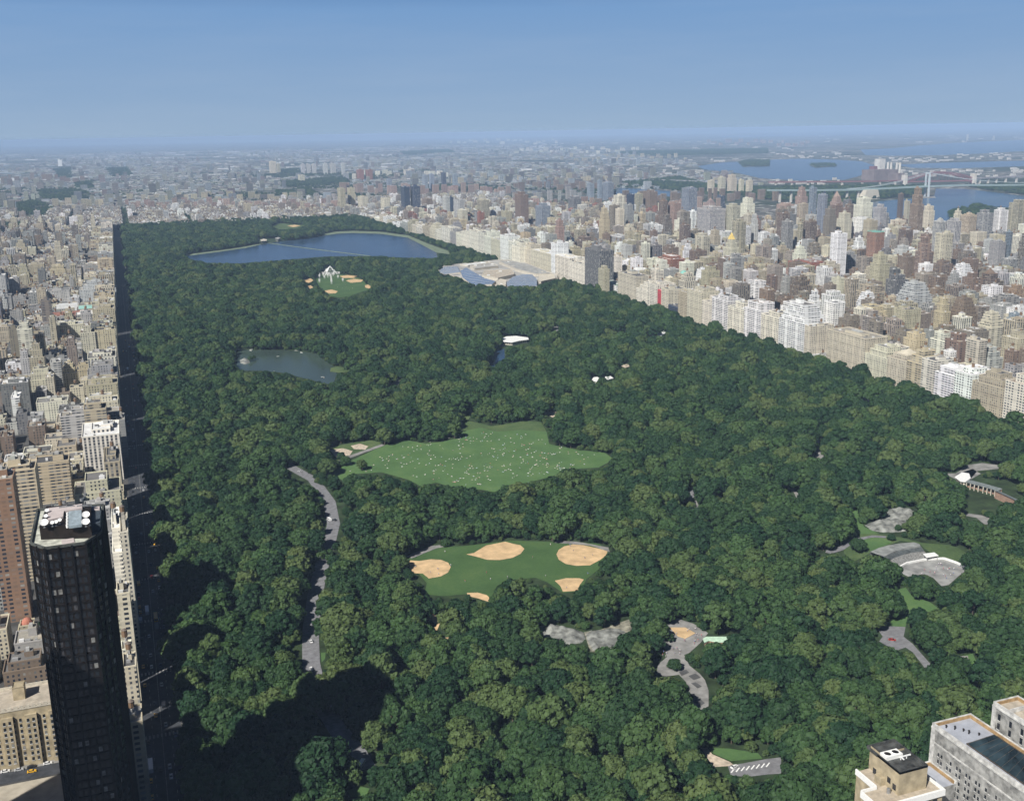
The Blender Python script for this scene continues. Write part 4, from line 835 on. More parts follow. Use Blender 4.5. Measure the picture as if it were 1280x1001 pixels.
def blocks(aves, y0, y1, pal, mid, tall, avew=24, step=80.5, tallp=.25):
    y = y0
    while y < y1:
        for a, b in zip(aves[:-1], aves[1:]):
            X0_, X1_ = a+avew/2, b-avew/2
            for (ya, yb) in ((y+2, y+30), (y+34, y+62)):
                x = X0_
                while x < X1_-7:
                    edge = x < X0_+20 or x > X1_-32
                    w = r.uniform(18, 32) if (edge or r.random() < .2) else r.uniform(9, 20)
                    if X1_-(x+w) < 7: w = X1_-x
                    h = r.uniform(*tall) if (edge and r.random() < tallp*2) or r.random() < tallp*.22 else r.uniform(*mid)
                    if edge and X0_ > 1380 and y < 2700 and r.random() < .1: h = r.uniform(68, 108); w = min(w, 24)
                    dd = 0 if edge or r.random() < .3 else r.uniform(3, 9)
                    if ya > y+20: lot(x, x+w-.2, ya+dd, yb, h, pal)
                    else: lot(x, x+w-.2, ya, yb-dd, h, pal)
                    x += w
        y += step
EA = [962, 1110, 1245, 1375, 1530, 1720, 1910, 2100, 2280]
blocks(EA, 380, 2600, PAL+[BRN2, BRN, GREY, TAN, WHT], (12, 26), (36, 62), tallp=.32)
blocks(EA[:-1], 2600, 3900, PAL+[BRN2, RED, GREY], (13, 24), (28, 52), tallp=.25)
yy_ = 186.
while yy_ < 3900:            # the tall row facing the park on its west side
    ln = r.uniform(24, 58)
    if blocked(CPW-36, CPW-.5, yy_, yy_+ln): lot(CPW-14, CPW-.5, yy_, yy_+ln, r.uniform(44, 60), [TAN, CREAM, GREY])
    lot(CPW-36, CPW-.5, yy_, yy_+ln, r.uniform(44, 62) if r.random() < .8 else r.uniform(28, 42), [TAN, CREAM, LCREAM, YEL, GREY, TAN]); lot(CPW-70, CPW-37, yy_, yy_+ln-4, r.uniform(14, 26), [TAN, BRN2, GREY, CREAM]); yy_ += ln+(1 if r.random() < .5 else 17)
for q_ in AUTO: RECTS.append((q_['x0'], q_['x1'], q_['y0'], q_['y1'])) if q_['x1'] < 0 else None
blocks([-10-270*k for k in range(6)][::-1], 190, 3900, [TAN, BRN2, GREY, CREAM, TAN, DGREY, LGREY, CREAM, BRN2, GREY], (13, 26), (36, 66), tallp=.42)
blocks([-1500, -1280, -1060, -840, -620, -400, -180, 40, 290, 540, 790, 962, 1120, 1300, 1480, 1680, 1880], 3930, 5200, [BRN2, PINK2, TAN, GREY, LGREY, CREAM, WHT, GREY], (12, 20), (22, 45), tallp=.12)
# Harlem, the Bronx and Queens: coarser lots
def farfield():
    rr = random.Random(3); out = []
    y = 5200.
    while y < 27000:
        st = 34+(y-5200)*.0065
        xl = G(-20, P(0, y, 0)[1])[0]; xr = G(1300, P(0, y, 0)[1])[0]
        x = xl
        # the row line is tilted on the picture by the roll only; widen a little
        x = min(xl, G(-20, P(xl, y, 0)[1])[0])-100; xe = xr+200
        while x < xe:
            s = st*rr.uniform(.8, 1.5)
            n = math.sin(x*.0021+1.3)+math.sin(y*.0017+x*.0009)+math.sin(x*.0051-y*.003)*.6+rr.uniform(-1, 1)*.9
            if n > -.35:
                jx, jy = x+rr.uniform(-8, 8), y+rr.uniform(-st*.35, st*.35)
                q = P(jx, jy, 0)
                if -10 < q[0] < PW+10 and not inwater(jx, jy) and not (q[0] > 870 and q[1] < 229 and rr.random() < .55):
                    w = s*rr.uniform(.45, .8); d = st*rr.uniform(.4, .75); big = rr.random()
                    h = rr.uniform(9, 17)
                    if big < .06: h = rr.uniform(32, 62); w, d = rr.uniform(18, 45), rr.uniform(16, 24)
                    elif big > .985: w *= 2.2; d *= 1.6; h = rr.uniform(8, 14)
                    tilt = 0
                    out.append((jx, jy, w, d, h, big))
            x += s
        y += st*1.15
    return out
FARC = [BRN2, PINK2, TAN, GREY, LGREY, CREAM, PINK, (.38,.3,.25), (.5,.48,.45), TAN]
FARROOF = [(.12,.12,.12),(.2,.2,.2),(.35,.35,.34),(.6,.6,.59),(.8,.8,.79),(.1,.1,.1),(.25,.21,.18),(.2,.19,.17)]
FAR = MB(); rr = random.Random(9)
for (x, y, w, d, h, big) in farfield():
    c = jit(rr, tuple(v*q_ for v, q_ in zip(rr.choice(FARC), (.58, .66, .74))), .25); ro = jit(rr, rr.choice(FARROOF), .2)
    if big > .985: ro = (.75, .75, .74); c = (.7, .7, .69)
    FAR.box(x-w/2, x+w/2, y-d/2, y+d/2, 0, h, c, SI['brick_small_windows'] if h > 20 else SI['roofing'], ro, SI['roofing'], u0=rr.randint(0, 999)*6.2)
# estates of tall slabs seen as rows beyond the park
for (pa, pb, ya, n, hpx, col) in ((420, 640, 243, 26, 11, PINK), (640, 780, 236, 20, 10, BRN), (560, 900, 228, 30, 8, TAN), (640, 760, 250, 12, 13, GREY), (150, 420, 262, 34, 11, PINK), (150, 400, 252, 24, 9, TAN), (640, 830, 190, 26, 4, LCREAM), (420, 560, 222, 16, 7, LCREAM),
        (880, 1010, 181, 18, 4, PINK), (700, 860, 200, 18, 5, TAN), (560, 700, 178, 18, 3, LCREAM), (0, 130, 228, 16, 9, BRN), (0, 130, 262, 16, 12, TAN), (150, 330, 222, 18, 7, GREY), (760, 1000, 252, 26, 13, BRN), (640, 900, 262, 30, 14, PINK)):
    for k in range(n):
        a = pa+(pb-pa)*(k+rr.uniform(.1, .9))/n; b = ya+rr.uniform(-3, 3); x, y = G(a, b); dist = P(x, y, 0)[2]; h = hpx*dist/FPX*rr.uniform(.7, 1.15); w = rr.uniform(5, 11)*dist/FPX*(.5 if dist > 9000 else .75)
        if inwater(x, y): continue
        FAR.box(x, x+w, y, y+w*.6, 0, h, jit(rr, col, .2), SI['brick_small_windows'], jit(rr, (.4,)*3, .5), SI['roofing'], u0=rr.randint(0, 999)*6.2)
# white sheds and tanks on the far shores
for (pa, pb, ya, yb, n) in ((850, 960, 199, 206, 26), (1050, 1110, 196, 202, 10), (1110, 1190, 197, 203, 30), (1190, 1280, 191, 200, 34), (700, 860, 203, 214, 46), (1120, 1280, 212, 222, 60), (960, 1060, 191, 199, 36), (1060, 1240, 186, 190, 10), (800, 880, 214, 224, 20), (1280, 1284, 206, 210, 2), (960, 1050, 225, 231, 26), (640, 860, 212, 226, 60), (150, 640, 205, 240, 60), (1000, 1280, 168, 180, 60), (600, 1000, 176, 190, 90)):
    for k in range(n):
        a = rr.uniform(pa, pb); b = rr.uniform(ya, yb); x, y = G(a, b); dist = P(x, y, 0)[2]; w = rr.uniform(3, 12)*dist/FPX; d = rr.uniform(.8, 1.8)*dist/FPX*3
        if inwater(x, y): continue
        if rr.random() < .35: continue
        w *= .7; d *= .6; FAR.box(x, x+w, y, y+d, 0, rr.uniform(8, 16), (.5, .48, .45), SI['roofing'], rr.choice([(.78,)*3, (.66, .64, .6), (.45, .38, .32), (.35,)*3, (.2, .19, .18)]), SI['roofing'])
AUTO.sort(key=lambda s: -s['area'])
NIND = 300
hand_apt = [s for s in IND if s['h'] < 75]
NAUTO = max(0, NIND-len(hand_apt))
autos = [s for s in AUTO if 0 < s['px'] < PW and 0 < s['py'] < PH]
aset = set(id(s) for s in autos[:NAUTO])
for s in AUTO:
    if id(s) in aset: continue
    q = make(random.Random(s['seed']), s['x0'], s['x1'], s['y0'], s['y1'], s['h'], s['col'], s['fac'], s['top'], s['roofc'], detail=1 if s['area'] > 60 else 0)
    for mb in q.values(): FAR.merge(mb)
o = obj('distant_city', FAR); tag(o, 'thousands of small distant buildings filling the blocks and the far plain', 'city', kind='stuff')
# labels: colour, kind and where it stands, told apart by the nearest thing one can find
LM = [(1093, 330, 'the orange brick tower'), (1145, 300, 'the tall dark tan tower'), (913, 330, 'the gold-topped tower'), (747, 340, 'the dark grey slab'), (823, 375, 'the narrow crimson front'), (513, 250, 'the dark navy twin slabs'), (988, 410, 'the white balconied tower'),
      (1240, 370, 'the dark bronze stepped tower'), (1180, 300, 'the grey striped twin slabs'), (1120, 460, 'the pyramid penthouse block'), (910, 232, 'the cream hospital blocks'), (652, 265, 'the brown slab tower'), (774, 265, 'the cream stepped tower'), (885, 280, 'the wide striped slab'), (1025, 270, 'the slim blue-grey tower'),
      (127, 400, 'the spired tan tower'), (110, 545, 'the wide balconied grey block'), (90, 400, 'the red-roofed museum'), (22, 650, 'the balconied tan tower'), (90, 750, 'the black tower'), (37, 440, 'the white-topped tan tower'), (60, 350, 'the grey wide block'), (1210, 470, 'the white window-dotted block')]
HN = lambda h: 'low' if h < 22 else 'mid-height' if h < 42 else 'tall' if h < 80 else 'very tall'
TNM = {'flat': 'flat-roofed', 'setback': 'stepped', 'terraced': 'terraced', 'pyramid': 'pyramid-topped', 'gold': 'gold-topped', 'spire': 'spired', 'dome': 'domed', 'ribs': 'pier-topped', 'mansard': 'mansard-roofed'}
FN = ['small-windowed', 'paired-window', 'vertically striped', 'balcony-banded', 'dark glass']
seen = {}
def mklabel(s):
    cn_ = CNAME[s['col']]; base = '%s %s %s building' % (cn_, TNM[s['top']], FN[s['fac']])
    lm = min(LM, key=lambda q: (q[0]-s['px'])**2+(q[1]-s['py'])**2*2); dx = s['px']-lm[0]; dy = s['py']-lm[1]
    if abs(dx) < 9 and abs(dy) < 12: place = 'at' if False else 'close by'
    else: place = ('far ' if math.hypot(dx, dy) > 70 else '')+('right of' if dx > abs(dy) else 'left of' if -dx > abs(dy) else 'beyond' if dy < 0 else 'below')
    return base, place, lm[2]
def place_building(s, tower):
    rnd = random.Random(s['seed'])
    q = make(rnd, s['x0'], s['x1'], s['y0'], s['y1'], s['h'], s['col'], s['fac'], s['top'], s['roofc'], 2 if s['w'] > 14 else 1, s['topc'])
    nm = 'residential_tower' if tower else 'apartment_building'
    f = empty(nm, ((s['x0']+s['x1'])/2, (s['y0']+s['y1'])/2, .1)); s['o'] = f
    for k, mb in q.items():
        if mb.f:
            o_ = obj(k, mb, None, f)
            if k == 'bulkhead': bk_ = o_
            if k == 'water_tank' and 'bulkhead' in q: o_.parent = bk_
ALLB = [(s, s['h'] >= 75) for s in IND]+[(s, False) for s in autos[:NAUTO]]
for s, t in ALLB: place_building(s, t)
# park-front row: counted from the right-hand end
ORD = 'first second third fourth fifth sixth seventh eighth ninth tenth eleventh twelfth thirteenth fourteenth fifteenth sixteenth seventeenth eighteenth nineteenth twentieth'.split()
def ordn(k):
    if k < 20: return ORD[k]
    t = (k+1)//10; u = (k+1) % 10; T = {2: 'twent', 3: 'thirt', 4: 'fort', 5: 'fift', 6: 'sixt', 7: 'sevent'}[t]
    return T+'ieth' if u == 0 else T+'y-'+ORD[u-1]
row = sorted([s for s, t in ALLB if s['note'] == 'front'], key=lambda s: s['y0'])
for k, s in enumerate(row):
    lab = '%s %s %s building, %s along the park front from its near end' % (CNAME[s['col']], TNM[s['top']], FN[s['fac']], ordn(k))
    tag(s['o'], lab, 'apartment building' if s['h'] < 75 else 'residential tower', 'buildings in the east park-front row')
grp = {}
for s, t in ALLB:
    if s['note'] == 'front': continue
    grp.setdefault(mklabel(s), []).append((s, t))
for (base, place, lm), L in grp.items():
    L.sort(key=lambda q: q[0]['px'])
    for k, (s, t) in enumerate(L):
        if len(L) == 1: lab = '%s %s %s' % (base, place, lm)
        else: lab = '%s, %s from left, %s %s' % (base, ordn(k), place, lm)
        tag(s['o'], lab, 'residential tower' if t else 'apartment building', 'residential towers over the city' if t else 'apartment buildings in the city blocks')
# ------------------------------------------------------------------ trees
def leafmat(name, lo, hi, warm):
    m, n, l, b = newmat(name)
    oi = n.new('ShaderNodeObjectInfo')
    big = noise(n, l, oi.outputs['Location'], .012, 3, .6)
    mx = mth(n, l, 'ADD', mth(n, l, 'MULTIPLY', oi.outputs['Random'], .62), mth(n, l, 'MULTIPLY', big, .4))
    base = ramp(n, l, mx, [(.26, lo), (.44, tuple((a+c)/2*.9 for a, c in zip(lo, hi))), (.6, hi), (.86, warm)])
    tc = n.new('ShaderNodeTexCoord')
    nz = noise(n, l, tc.outputs['Object'], .55, 3, .65)
    v = mth(n, l, 'ADD', mth(n, l, 'MULTIPLY', nz, 1.1), .45)
    gc = n.new('ShaderNodeCombineColor')
    for i in range(3): l.new(v, gc.inputs[i])
    l.new(mixc(n, l, 1., base, gc.outputs[0], 'MULTIPLY'), b.inputs['Base Color'])
    b.inputs['Roughness'].default_value = .65; b.inputs['Specular IOR Level'].default_value = .18
    return m
LEAF = leafmat('leaves', (.014, .040, .016), (.038, .078, .025), (.08, .11, .037))
BARK = plain('bark', (.09, .07, .055), .9, .3, 1.)
def crown_mesh(seed, R, Hh, base, nc, nq, ls):
    """crown of many leaf-clump quads round nc clump centres spread over an uneven dome"""
    r = random.Random(seed); m = MB(); cl = []
    for k in range(nc):
        a = 2*math.pi*(k*.618+r.uniform(-.06, .06)); t = (k+.5)/nc; el = math.asin(max(-.2, min(.98, 1.18*t-.2)))
        q = R*r.uniform(.62, .86); hz = Hh*r.uniform(.66, .84)
        cl.append((math.cos(a)*math.cos(el)*q, math.sin(a)*math.cos(el)*q, base+hz*math.sin(el)+Hh*.12, R*r.uniform(.24, .4)))
    for (x, y, z, rad) in cl:
        n = int(nq*(rad/(R*.32))**2)
        for i in range(n):
            u = r.uniform(-.55, 1); th = r.uniform(0, 2*math.pi); s = math.sqrt(1-u*u); nv = np.array([s*math.cos(th), s*math.sin(th), u])
            rr_ = rad*r.uniform(.82, 1.1); c = np.array([x, y, z])+nv*rr_*np.array([1, 1, .82])
            nn = nv+np.array([r.gauss(0, .38), r.gauss(0, .38), r.gauss(0, .38)+.12]); nn /= np.linalg.norm(nn)
            t1 = np.cross(nn, [r.uniform(-1, 1), r.uniform(-1, 1), r.uniform(-1, 1)]); t1 /= np.linalg.norm(t1); t2 = np.cross(nn, t1); a = ls*r.uniform(.6, 1.25)
            m.quad(tuple(c-t1*a-t2*a*.6), tuple(c+t1*a*.9-t2*a*.7), tuple(c+t1*a+t2*a*.6), tuple(c-t1*a*.8+t2*a*.75), None, (.5,)*3, 0)
    # an uneven inner mass so that light does not pass straight through
    for (x, y, z, rad) in cl:
        rad *= .84
        V = []
        for i in range(5):
            for j in range(6):
                ph = math.pi*(i+.5)/5; th = 2*math.pi*j/6; q = rad*r.uniform(.85, 1.05); V.append((x+q*math.sin(ph)*math.cos(th), y+q*math.sin(ph)*math.sin(th), z+q*.8*math.cos(ph)))
        for i in range(4):
            for j in range(6): m.quad(V[(i+1)*6+j], V[(i+1)*6+(j+1) % 6], V[i*6+(j+1) % 6], V[i*6+j], None, (.5,)*3, 0)
    return m
def trunk_mesh(seed, base, R, mat=0):
    r = random.Random(seed); m = MB(); m.cyl(0, 0, 0, base*.9, .45, .3, (.5,)*3, mat, 7, False)
    for k in range(5):
        a = 2*math.pi*k/5+r.uniform(-.4, .4); p0 = np.array([0, 0, base*r.uniform(.55, .9)]); p1 = p0+np.array([math.cos(a)*R*.5, math.sin(a)*R*.5, base*.8+r.uniform(0, 2)]); m.beam(p0, p1, .3, (.5,)*3, mat)
    return m
VAR = []
for k in range(8):
    R = (6.6, 7.4, 6.0, 8.2, 5.4, 7.0, 7.8, 6.3)[k]; Hh = (8, 7.6, 9, 8.4, 7.2, 9.4, 7.2, 8)[k]; base = (5.4, 4.8, 5.2, 5.6, 4.2, 5., 4.6, 5.)[k]
    cm = crown_mesh(100+k, R, Hh, base, (22, 26, 18, 30, 15, 24, 28, 20)[k], 62, .62)
    tm = trunk_mesh(200+k, base, R)
    cme = cm.mesh('tree_crown_%d' % k, [LEAF]); tme = tm.mesh('tree_trunk_%d' % k, [BARK])
    j = MB(); j.merge(cm); t2 = trunk_mesh(200+k, base, R, 1); j.merge(t2); jme = j.mesh('tree_whole_%d' % k, [LEAF, BARK])
    VAR.append((cme, tme, jme, R, base+Hh))
rt = np.random.default_rng(4)
def scatter(x0, x1, y0, y1, s):
    xs, ys = np.meshgrid(np.arange(x0, x1, s), np.arange(y0, y1, s*.9)); xs = xs+(np.arange(xs.shape[0]) % 2)[:, None]*s*.5
    return np.stack([xs.ravel()+rt.uniform(-.38, .38, xs.size)*s, ys.ravel()+rt.uniform(-.38, .38, xs.size)*s], 1)
pt = scatter(19, 936, PARK_S+4, 3990, 11.9)
inpark = inpoly(pt[:, 0], pt[:, 1], [(18.5, PARK_S+2), (938, PARK_S+2), (938, ney), (22, nwy)])
pt = pt[inpark]
sc = np.clip(rt.normal(1.1, .33, len(pt)), .5, 1.9)
idx = rt.integers(0, 8, len(pt)); rot = rt.uniform(0, 6.28, len(pt))
hts = np.array([v[4] for v in VAR])[idx]*sc; rad = np.array([v[3] for v in VAR])[idx]*sc
keep = np.ones(len(pt), bool)
def pj(dx, zf, dy=0):
    return PN(np.stack([pt[:, 0]+dx, pt[:, 1]+dy, hts*zf], 1))
samples = [pj(0, 0.), pj(0, .5), pj(0, .97), pj(rad*.75, .55), pj(-rad*.75, .55), pj(0, .3, -rad*.8), pj(0, .75, rad*.5), pj(rad*.4, .75), pj(-rad*.4, .75), pj(rad*.4, .4), pj(-rad*.4, .4), pj(rad*.95, .4), pj(-rad*.95, .4)]
xx, yy, zz = samples[0]
for q in CLEAR:
    qa = [p[0] for p in q]; qb = [p[1] for p in q]; x0_, x1_, y0_, y1_ = min(qa), max(qa), min(qb), max(qb)
    size = (x1_-x0_)*(y1_-y0_)
    for k, (u, v, w) in enumerate(samples):
        if k in (5, 6, 11, 12) and size < 900: continue
        c = (u > x0_) & (u < x1_) & (v > y0_) & (v < y1_)
        if c.any():
            i = np.where(c)[0]; keep[i[inpoly(u[i], v[i], q)]] = False
vis_ = (xx > -60) & (xx < PW+60) & (yy > 0) & (yy < PH+160)
RKP = [zc([(128,165),(160,152),(200,156),(250,165),(300,176),(345,195),(355,225),(330,245),(280,252),(235,245),(180,225),(135,208)]), zc([(350,205),(372,185),(430,182),(470,172),(520,178),(562,200),(545,230),(500,255),(455,282),(420,292),(385,280),(362,240)]), zd([(268,322),(300,308),(332,296),(340,266),(375,255),(420,250),(460,256),(500,275),(490,295),(455,318),(450,345),(400,352),(345,352),(300,345)]), zd([(290,440),(330,410),(370,400),(490,392),(520,430),(545,455),(440,485),(415,500),(370,470)]), zl([(298,718),(320,706),(345,712),(350,730),(325,738),(302,732)])]
for q in RKP:
    for k in range(5):
        keep &= ~inpoly(samples[k][0], samples[k][1], q)
# buildings that stand in the park: keep the trees off them
BLK = [(266, 383, -200, -80)]
MOUT = zm(540, 300, 4, [(30,152),(62,128),(200,112),(330,100),(430,98),(520,140),(622,172),(628,195),(545,216),(520,230),(375,234),(300,222),(200,224),(140,188),(60,167)])
MUSEUM = [G(a, b, 12) for a, b in MOUT]
keep &= ~inpoly(pt[:, 0], pt[:, 1], MUSEUM)
mp = samples[2]; mpoly = MOUT
for k in (1, 2): keep &= ~inpoly(samples[k][0], samples[k][1], mpoly)
for a in BLK: keep &= ~((pt[:, 0] > a[0]) & (pt[:, 0] < a[1]) & (pt[:, 1] > a[2]) & (pt[:, 1] < a[3]))
# a few things the crowns must not hide: (px rectangle)
for (a, b, c, d) in [(627,663,418,432),(739,747,466,478),(755,770,468,476),(774,787,453,460),(824,834,411,419),(874,918,790,806),(1206,1274,600,628),(1196,1216,588,600),(408,420,332,342),(323,352,296,303),(296,313,444,456), (1128,1148,664,672), (329,337,634,638), (1098,1102,609,613)]:
    for k in (1, 2, 3, 4, 6, 7, 8, 9, 10): keep &= ~((samples[k][0] > a) & (samples[k][0] < b) & (samples[k][1] > c) & (samples[k][1] < d))
keep &= vis_
# understorey: low bushes wherever a whole tree would hide a clearing
bp_ = scatter(24, 936, PARK_S+6, 2300, 6.2); bp_ = bp_[inpoly(bp_[:, 0], bp_[:, 1], [(22, PARK_S+2), (938, PARK_S+2), (938, ney), (22, nwy)])]
cell = {}
for a in pt[keep]: cell.setdefault((int(a[0]//9), int(a[1]//9)), []).append(a)
def lonely(a):
    i, j = int(a[0]//9), int(a[1]//9)
    for u in (-1, 0, 1):
        for v in (-1, 0, 1):
            for q in cell.get((i+u, j+v), ()):
                if (q[0]-a[0])**2+(q[1]-a[1])**2 < 40: return False
    return True
bp_ = bp_[np.array([lonely(a) for a in bp_])]
bs_ = rt.uniform(.28, .58, len(bp_)); bk_m = np.ones(len(bp_), bool)
bsm = [PN(np.stack([bp_[:, 0]+dx_, bp_[:, 1]+dy_, z_*bs_], 1)) for dx_, dy_, z_ in ((0, 0, 0), (0, 0, 13.5), (3, 0, 6), (-3, 0, 6), (0, -3, 2), (0, 3, 6))]
for q in CLEAR+RKP:
    qa = [p[0] for p in q]; qb = [p[1] for p in q]
    for u, v, w in bsm:
        i = np.where((u > min(qa)-1) & (u < max(qa)+1) & (v > min(qb)-1) & (v < max(qb)+1))[0]
        if len(i): bk_m[i[inpoly(u[i], v[i], q)]] = False
bk_m &= ~inpoly(bp_[:, 0], bp_[:, 1], MUSEUM) & (rt.uniform(size=len(bp_)) < .8)
for a in BLK: bk_m &= ~((bp_[:, 0] > a[0]) & (bp_[:, 0] < a[1]) & (bp_[:, 1] > a[2]) & (bp_[:, 1] < a[3]))
for (a, b, c, d) in [(870,920,788,812),(1200,1280,598,636),(627,663,416,434)]:
    for u, v, w in bsm: bk_m &= ~((u > a) & (u < b) & (v > c) & (v < d))
bp_, bs_ = bp_[bk_m], bs_[bk_m]; print('BUSH', len(bk_m), len(bp_))
pt, sc, idx, rot, hts, rad, zz = pt[keep], sc[keep], idx[keep], rot[keep], hts[keep], rad[keep], zz[keep]; xx, yy = xx[keep], yy[keep]
# lone trees: on the lawns and beside the plaza (px of the trunk foot, size)
LONE = [(452,588,.85,0),(427,578,.8,2),(432,582,.7,3),(837,803,.55,4),(828,790,.5,5),(843,838,.6,1),(313,452,.6,0),(318,450,.5,2),(1132,663,.5,1),(1146,740,.9,3),(1182,676,.6,4),(1122,664,.4,5),(741,672,.6,0),(755,668,.55,1),(545,672,.6,2),(1072,690,.8,3),(1096,650,.7,4),
        (1114,676,.45,1),(640,640,.01,1)]
order = np.argsort(zz)
infr = (xx > 5) & (xx < PW-5) & (yy < PH+18)
near = [i for i in order if infr[i]][:286]
nset = set(near)
REG = [((180, 300, 690, 1001), 'in the dark grove beside the avenue'), ((300, 380, 690, 1001), 'left of the shaded park drive'), ((380, 520, 690, 1001), 'right of the shaded park drive'), ((520, 700, 690, 1001), 'below the grey rock outcrop'), ((700, 870, 690, 1001), 'below the playground plaza'), ((870, 1060, 690, 1001), 'near the bottom road bend'), ((1060, 1280, 690, 1001), 'behind the stone buildings')]
SZ = lambda s: 'small' if s < .95 else 'large' if s > 1.35 else 'medium'
VN = ['round', 'broad', 'upright', 'spreading', 'compact', 'tall domed', 'flat-topped', 'lumpy']
tcount = {}
def put_tree(x, y, s, k, a, label, group='tree crowns in the near park'):
    t = empty('deciduous_tree', (x, y, .25), label, 'tree', group); t.scale = (s, s, s); t.rotation_euler = (0, 0, a)
    for nm, me in (('crown', VAR[k][0]), ('trunk', VAR[k][1])):
        o = bpy.data.objects.new(nm, me); C.objects.link(o); o.parent = t
    return t
tl = {}
for i in near:
    lab = 'among the park trees'
    for (a, b, c, d), nm in REG:
        if a <= xx[i] < b: lab = nm; break
    tl.setdefault('%s %s tree %s' % (SZ(sc[i]), VN[idx[i]], lab), []).append(i)
for lab, L in tl.items():
    L.sort(key=lambda i: xx[i])
    for k, i in enumerate(L):
        q = lab if len(L) == 1 else lab.replace(' tree ', ' tree, %s from left, ' % ordn(k), 1)
        put_tree(pt[i, 0], pt[i, 1], sc[i], int(idx[i]), float(rot[i]), q)
LL = ['lone round tree standing on the left end of the oval lawn', 'tree at the left corner of the oval lawn beside the footpath', 'smaller tree beside the corner tree of the oval lawn', 'small tree in the middle of the plaza sand', 'small tree at the plaza edge by the sand', 'bright green tree in the lower plaza', 'small tree on the lake rock', 'tiny tree behind the lake rock tree', 'tree standing against the grey rock above the rink', 'dark tree on the lawn below the rink', 'small tree right of the white-roofed pavilion', 'tiny shrub-like tree at the rock foot', 'yellow-green young tree beyond the right infield', 'second young tree beyond the right infield', 'pale willow-like tree at the top left of the ball field', 'tree at the bend of the path left of the rink', 'tree left of the grey rock above the rink', 'small tree at the path above the grandstand']
for (a, b, s, k), lab in zip(LONE, LL):
    x, y = G(a, b); put_tree(x, y, s, k, k*1.3, lab, 'lone trees on the lawns')
# the rest of the wood: one object that sets the same trees on points
far = np.array([i for i in range(len(pt)) if i not in nset])
def tree_points(name, xyz, sc, rot, idx, label):
    me = bpy.data.meshes.new(name); me.vertices.add(len(xyz)); me.vertices.foreach_set('co', np.asarray(xyz, dtype=np.float32).ravel())
    for nm, tp, dat in (('sc', 'FLOAT', sc), ('ro', 'FLOAT', rot), ('ix', 'INT', idx)):
        a = me.attributes.new(nm, tp, 'POINT'); a.data.foreach_set('value', np.asarray(dat, dtype=np.int32 if tp == 'INT' else np.float32))
    o = bpy.data.objects.new(name, me); C.objects.link(o); tag(o, label, 'woodland', kind='stuff')
    md = o.modifiers.new('trees', 'NODES'); md.node_group = TREEG; return o
pc = bpy.data.collections.new('tree_kinds')
for k, v in enumerate(VAR): pc.objects.link(bpy.data.objects.new('tree_kind_%d' % k, v[2]))
g = bpy.data.node_groups.new('plant_trees', 'GeometryNodeTree'); TREEG = g
g.interface.new_socket('Geometry', in_out='INPUT', socket_type='NodeSocketGeometry'); g.interface.new_socket('Geometry', in_out='OUTPUT', socket_type='NodeSocketGeometry')
gi = g.nodes.new('NodeGroupInput'); go = g.nodes.new('NodeGroupOutput'); ip = g.nodes.new('GeometryNodeInstanceOnPoints'); ci = g.nodes.new('GeometryNodeCollectionInfo')
ci.inputs['Collection'].default_value = pc; ci.inputs['Separate Children'].default_value = True; ci.inputs['Reset Children'].default_value = True
def na(nm, tp):
    a = g.nodes.new('GeometryNodeInputNamedAttribute'); a.data_type = tp; a.inputs['Name'].default_value = nm; return a.outputs['Attribute']
g.links.new(gi.outputs[0], ip.inputs['Points']); g.links.new(ci.outputs[0], ip.inputs['Instance']); ip.inputs['Pick Instance'].default_value = True
g.links.new(na('ix', 'INT'), ip.inputs['Instance Index']); g.links.new(na('sc', 'FLOAT'), ip.inputs['Scale'])
cx_ = g.nodes.new('ShaderNodeCombineXYZ'); g.links.new(na('ro', 'FLOAT'), cx_.inputs[2]); g.links.new(cx_.outputs[0], ip.inputs['Rotation']); g.links.new(ip.outputs[0], go.inputs[0])
tree_points('woodland', np.column_stack([pt[far], np.full(len(far), .25)]), sc[far], rot[far], idx[far], 'unbroken canopy of green trees filling the park')
nb_ = len(bp_); tree_points('undergrowth', np.column_stack([bp_, np.full(nb_, .25)-bs_*2.4]), bs_, rt.uniform(0, 6.28, nb_), rt.integers(0, 8, nb_), 'low bushes and saplings along the edges of the lawns and paths')
# woods and street trees far off
W = []
for q in WOODP:
    gp = [G(a, b) for a, b in q]; xs = [p[0] for p in gp]; ys = [p[1] for p in gp]; dm = P(sum(xs)/len(xs), sum(ys)/len(ys))[2]; st = 11 if dm < 5500 else 15 if dm < 8000 else 22
    p = scatter(min(xs), max(xs), min(ys), max(ys), st); p = p[inpoly(p[:, 0], p[:, 1], gp)]
    for a in p[rt.uniform(size=len(p))+.35*np.sin(p[:, 0]*.013+p[:, 1]*.009)+.25*np.sin(p[:, 0]*.031) < .5]: W.append((a[0], a[1], min(1.25, st/11)))
p = scatter(-1500, 3300, 4000, 9500, 34.); nn = np.sin(p[:, 0]*.004+p[:, 1]*.003)+np.sin(p[:, 0]*.011)*.5; p = p[(nn > -.1) & (rt.uniform(size=len(p)) < .75)]
u, v, w_ = PN(np.column_stack([p, np.zeros(len(p))])); p = p[(u > -10) & (u < PW+10)]
W += [(a[0], a[1], 1.) for a in p if not inwater(a[0], a[1])]
r = random.Random(77)
for y in np.arange(190, 3900, 80.5):      # yards and street trees between the blocks
    for x in list(np.arange(-1450, -20, 16))+list(np.arange(970, 2200, 16)):
        if r.random() < .3 and vis(x, y): W.append((x+r.uniform(-5, 5), y+r.choice((-1, 32.)), .5))
W = np.array(W); n = len(W)
tree_points('distant_woods', np.column_stack([W[:, :2], np.full(n, .3)]), W[:, 2]*rt.uniform(.7, 1.05, n), rt.uniform(0, 6.28, n), rt.integers(0, 8, n), 'far woods, yard trees and street trees beyond the park')

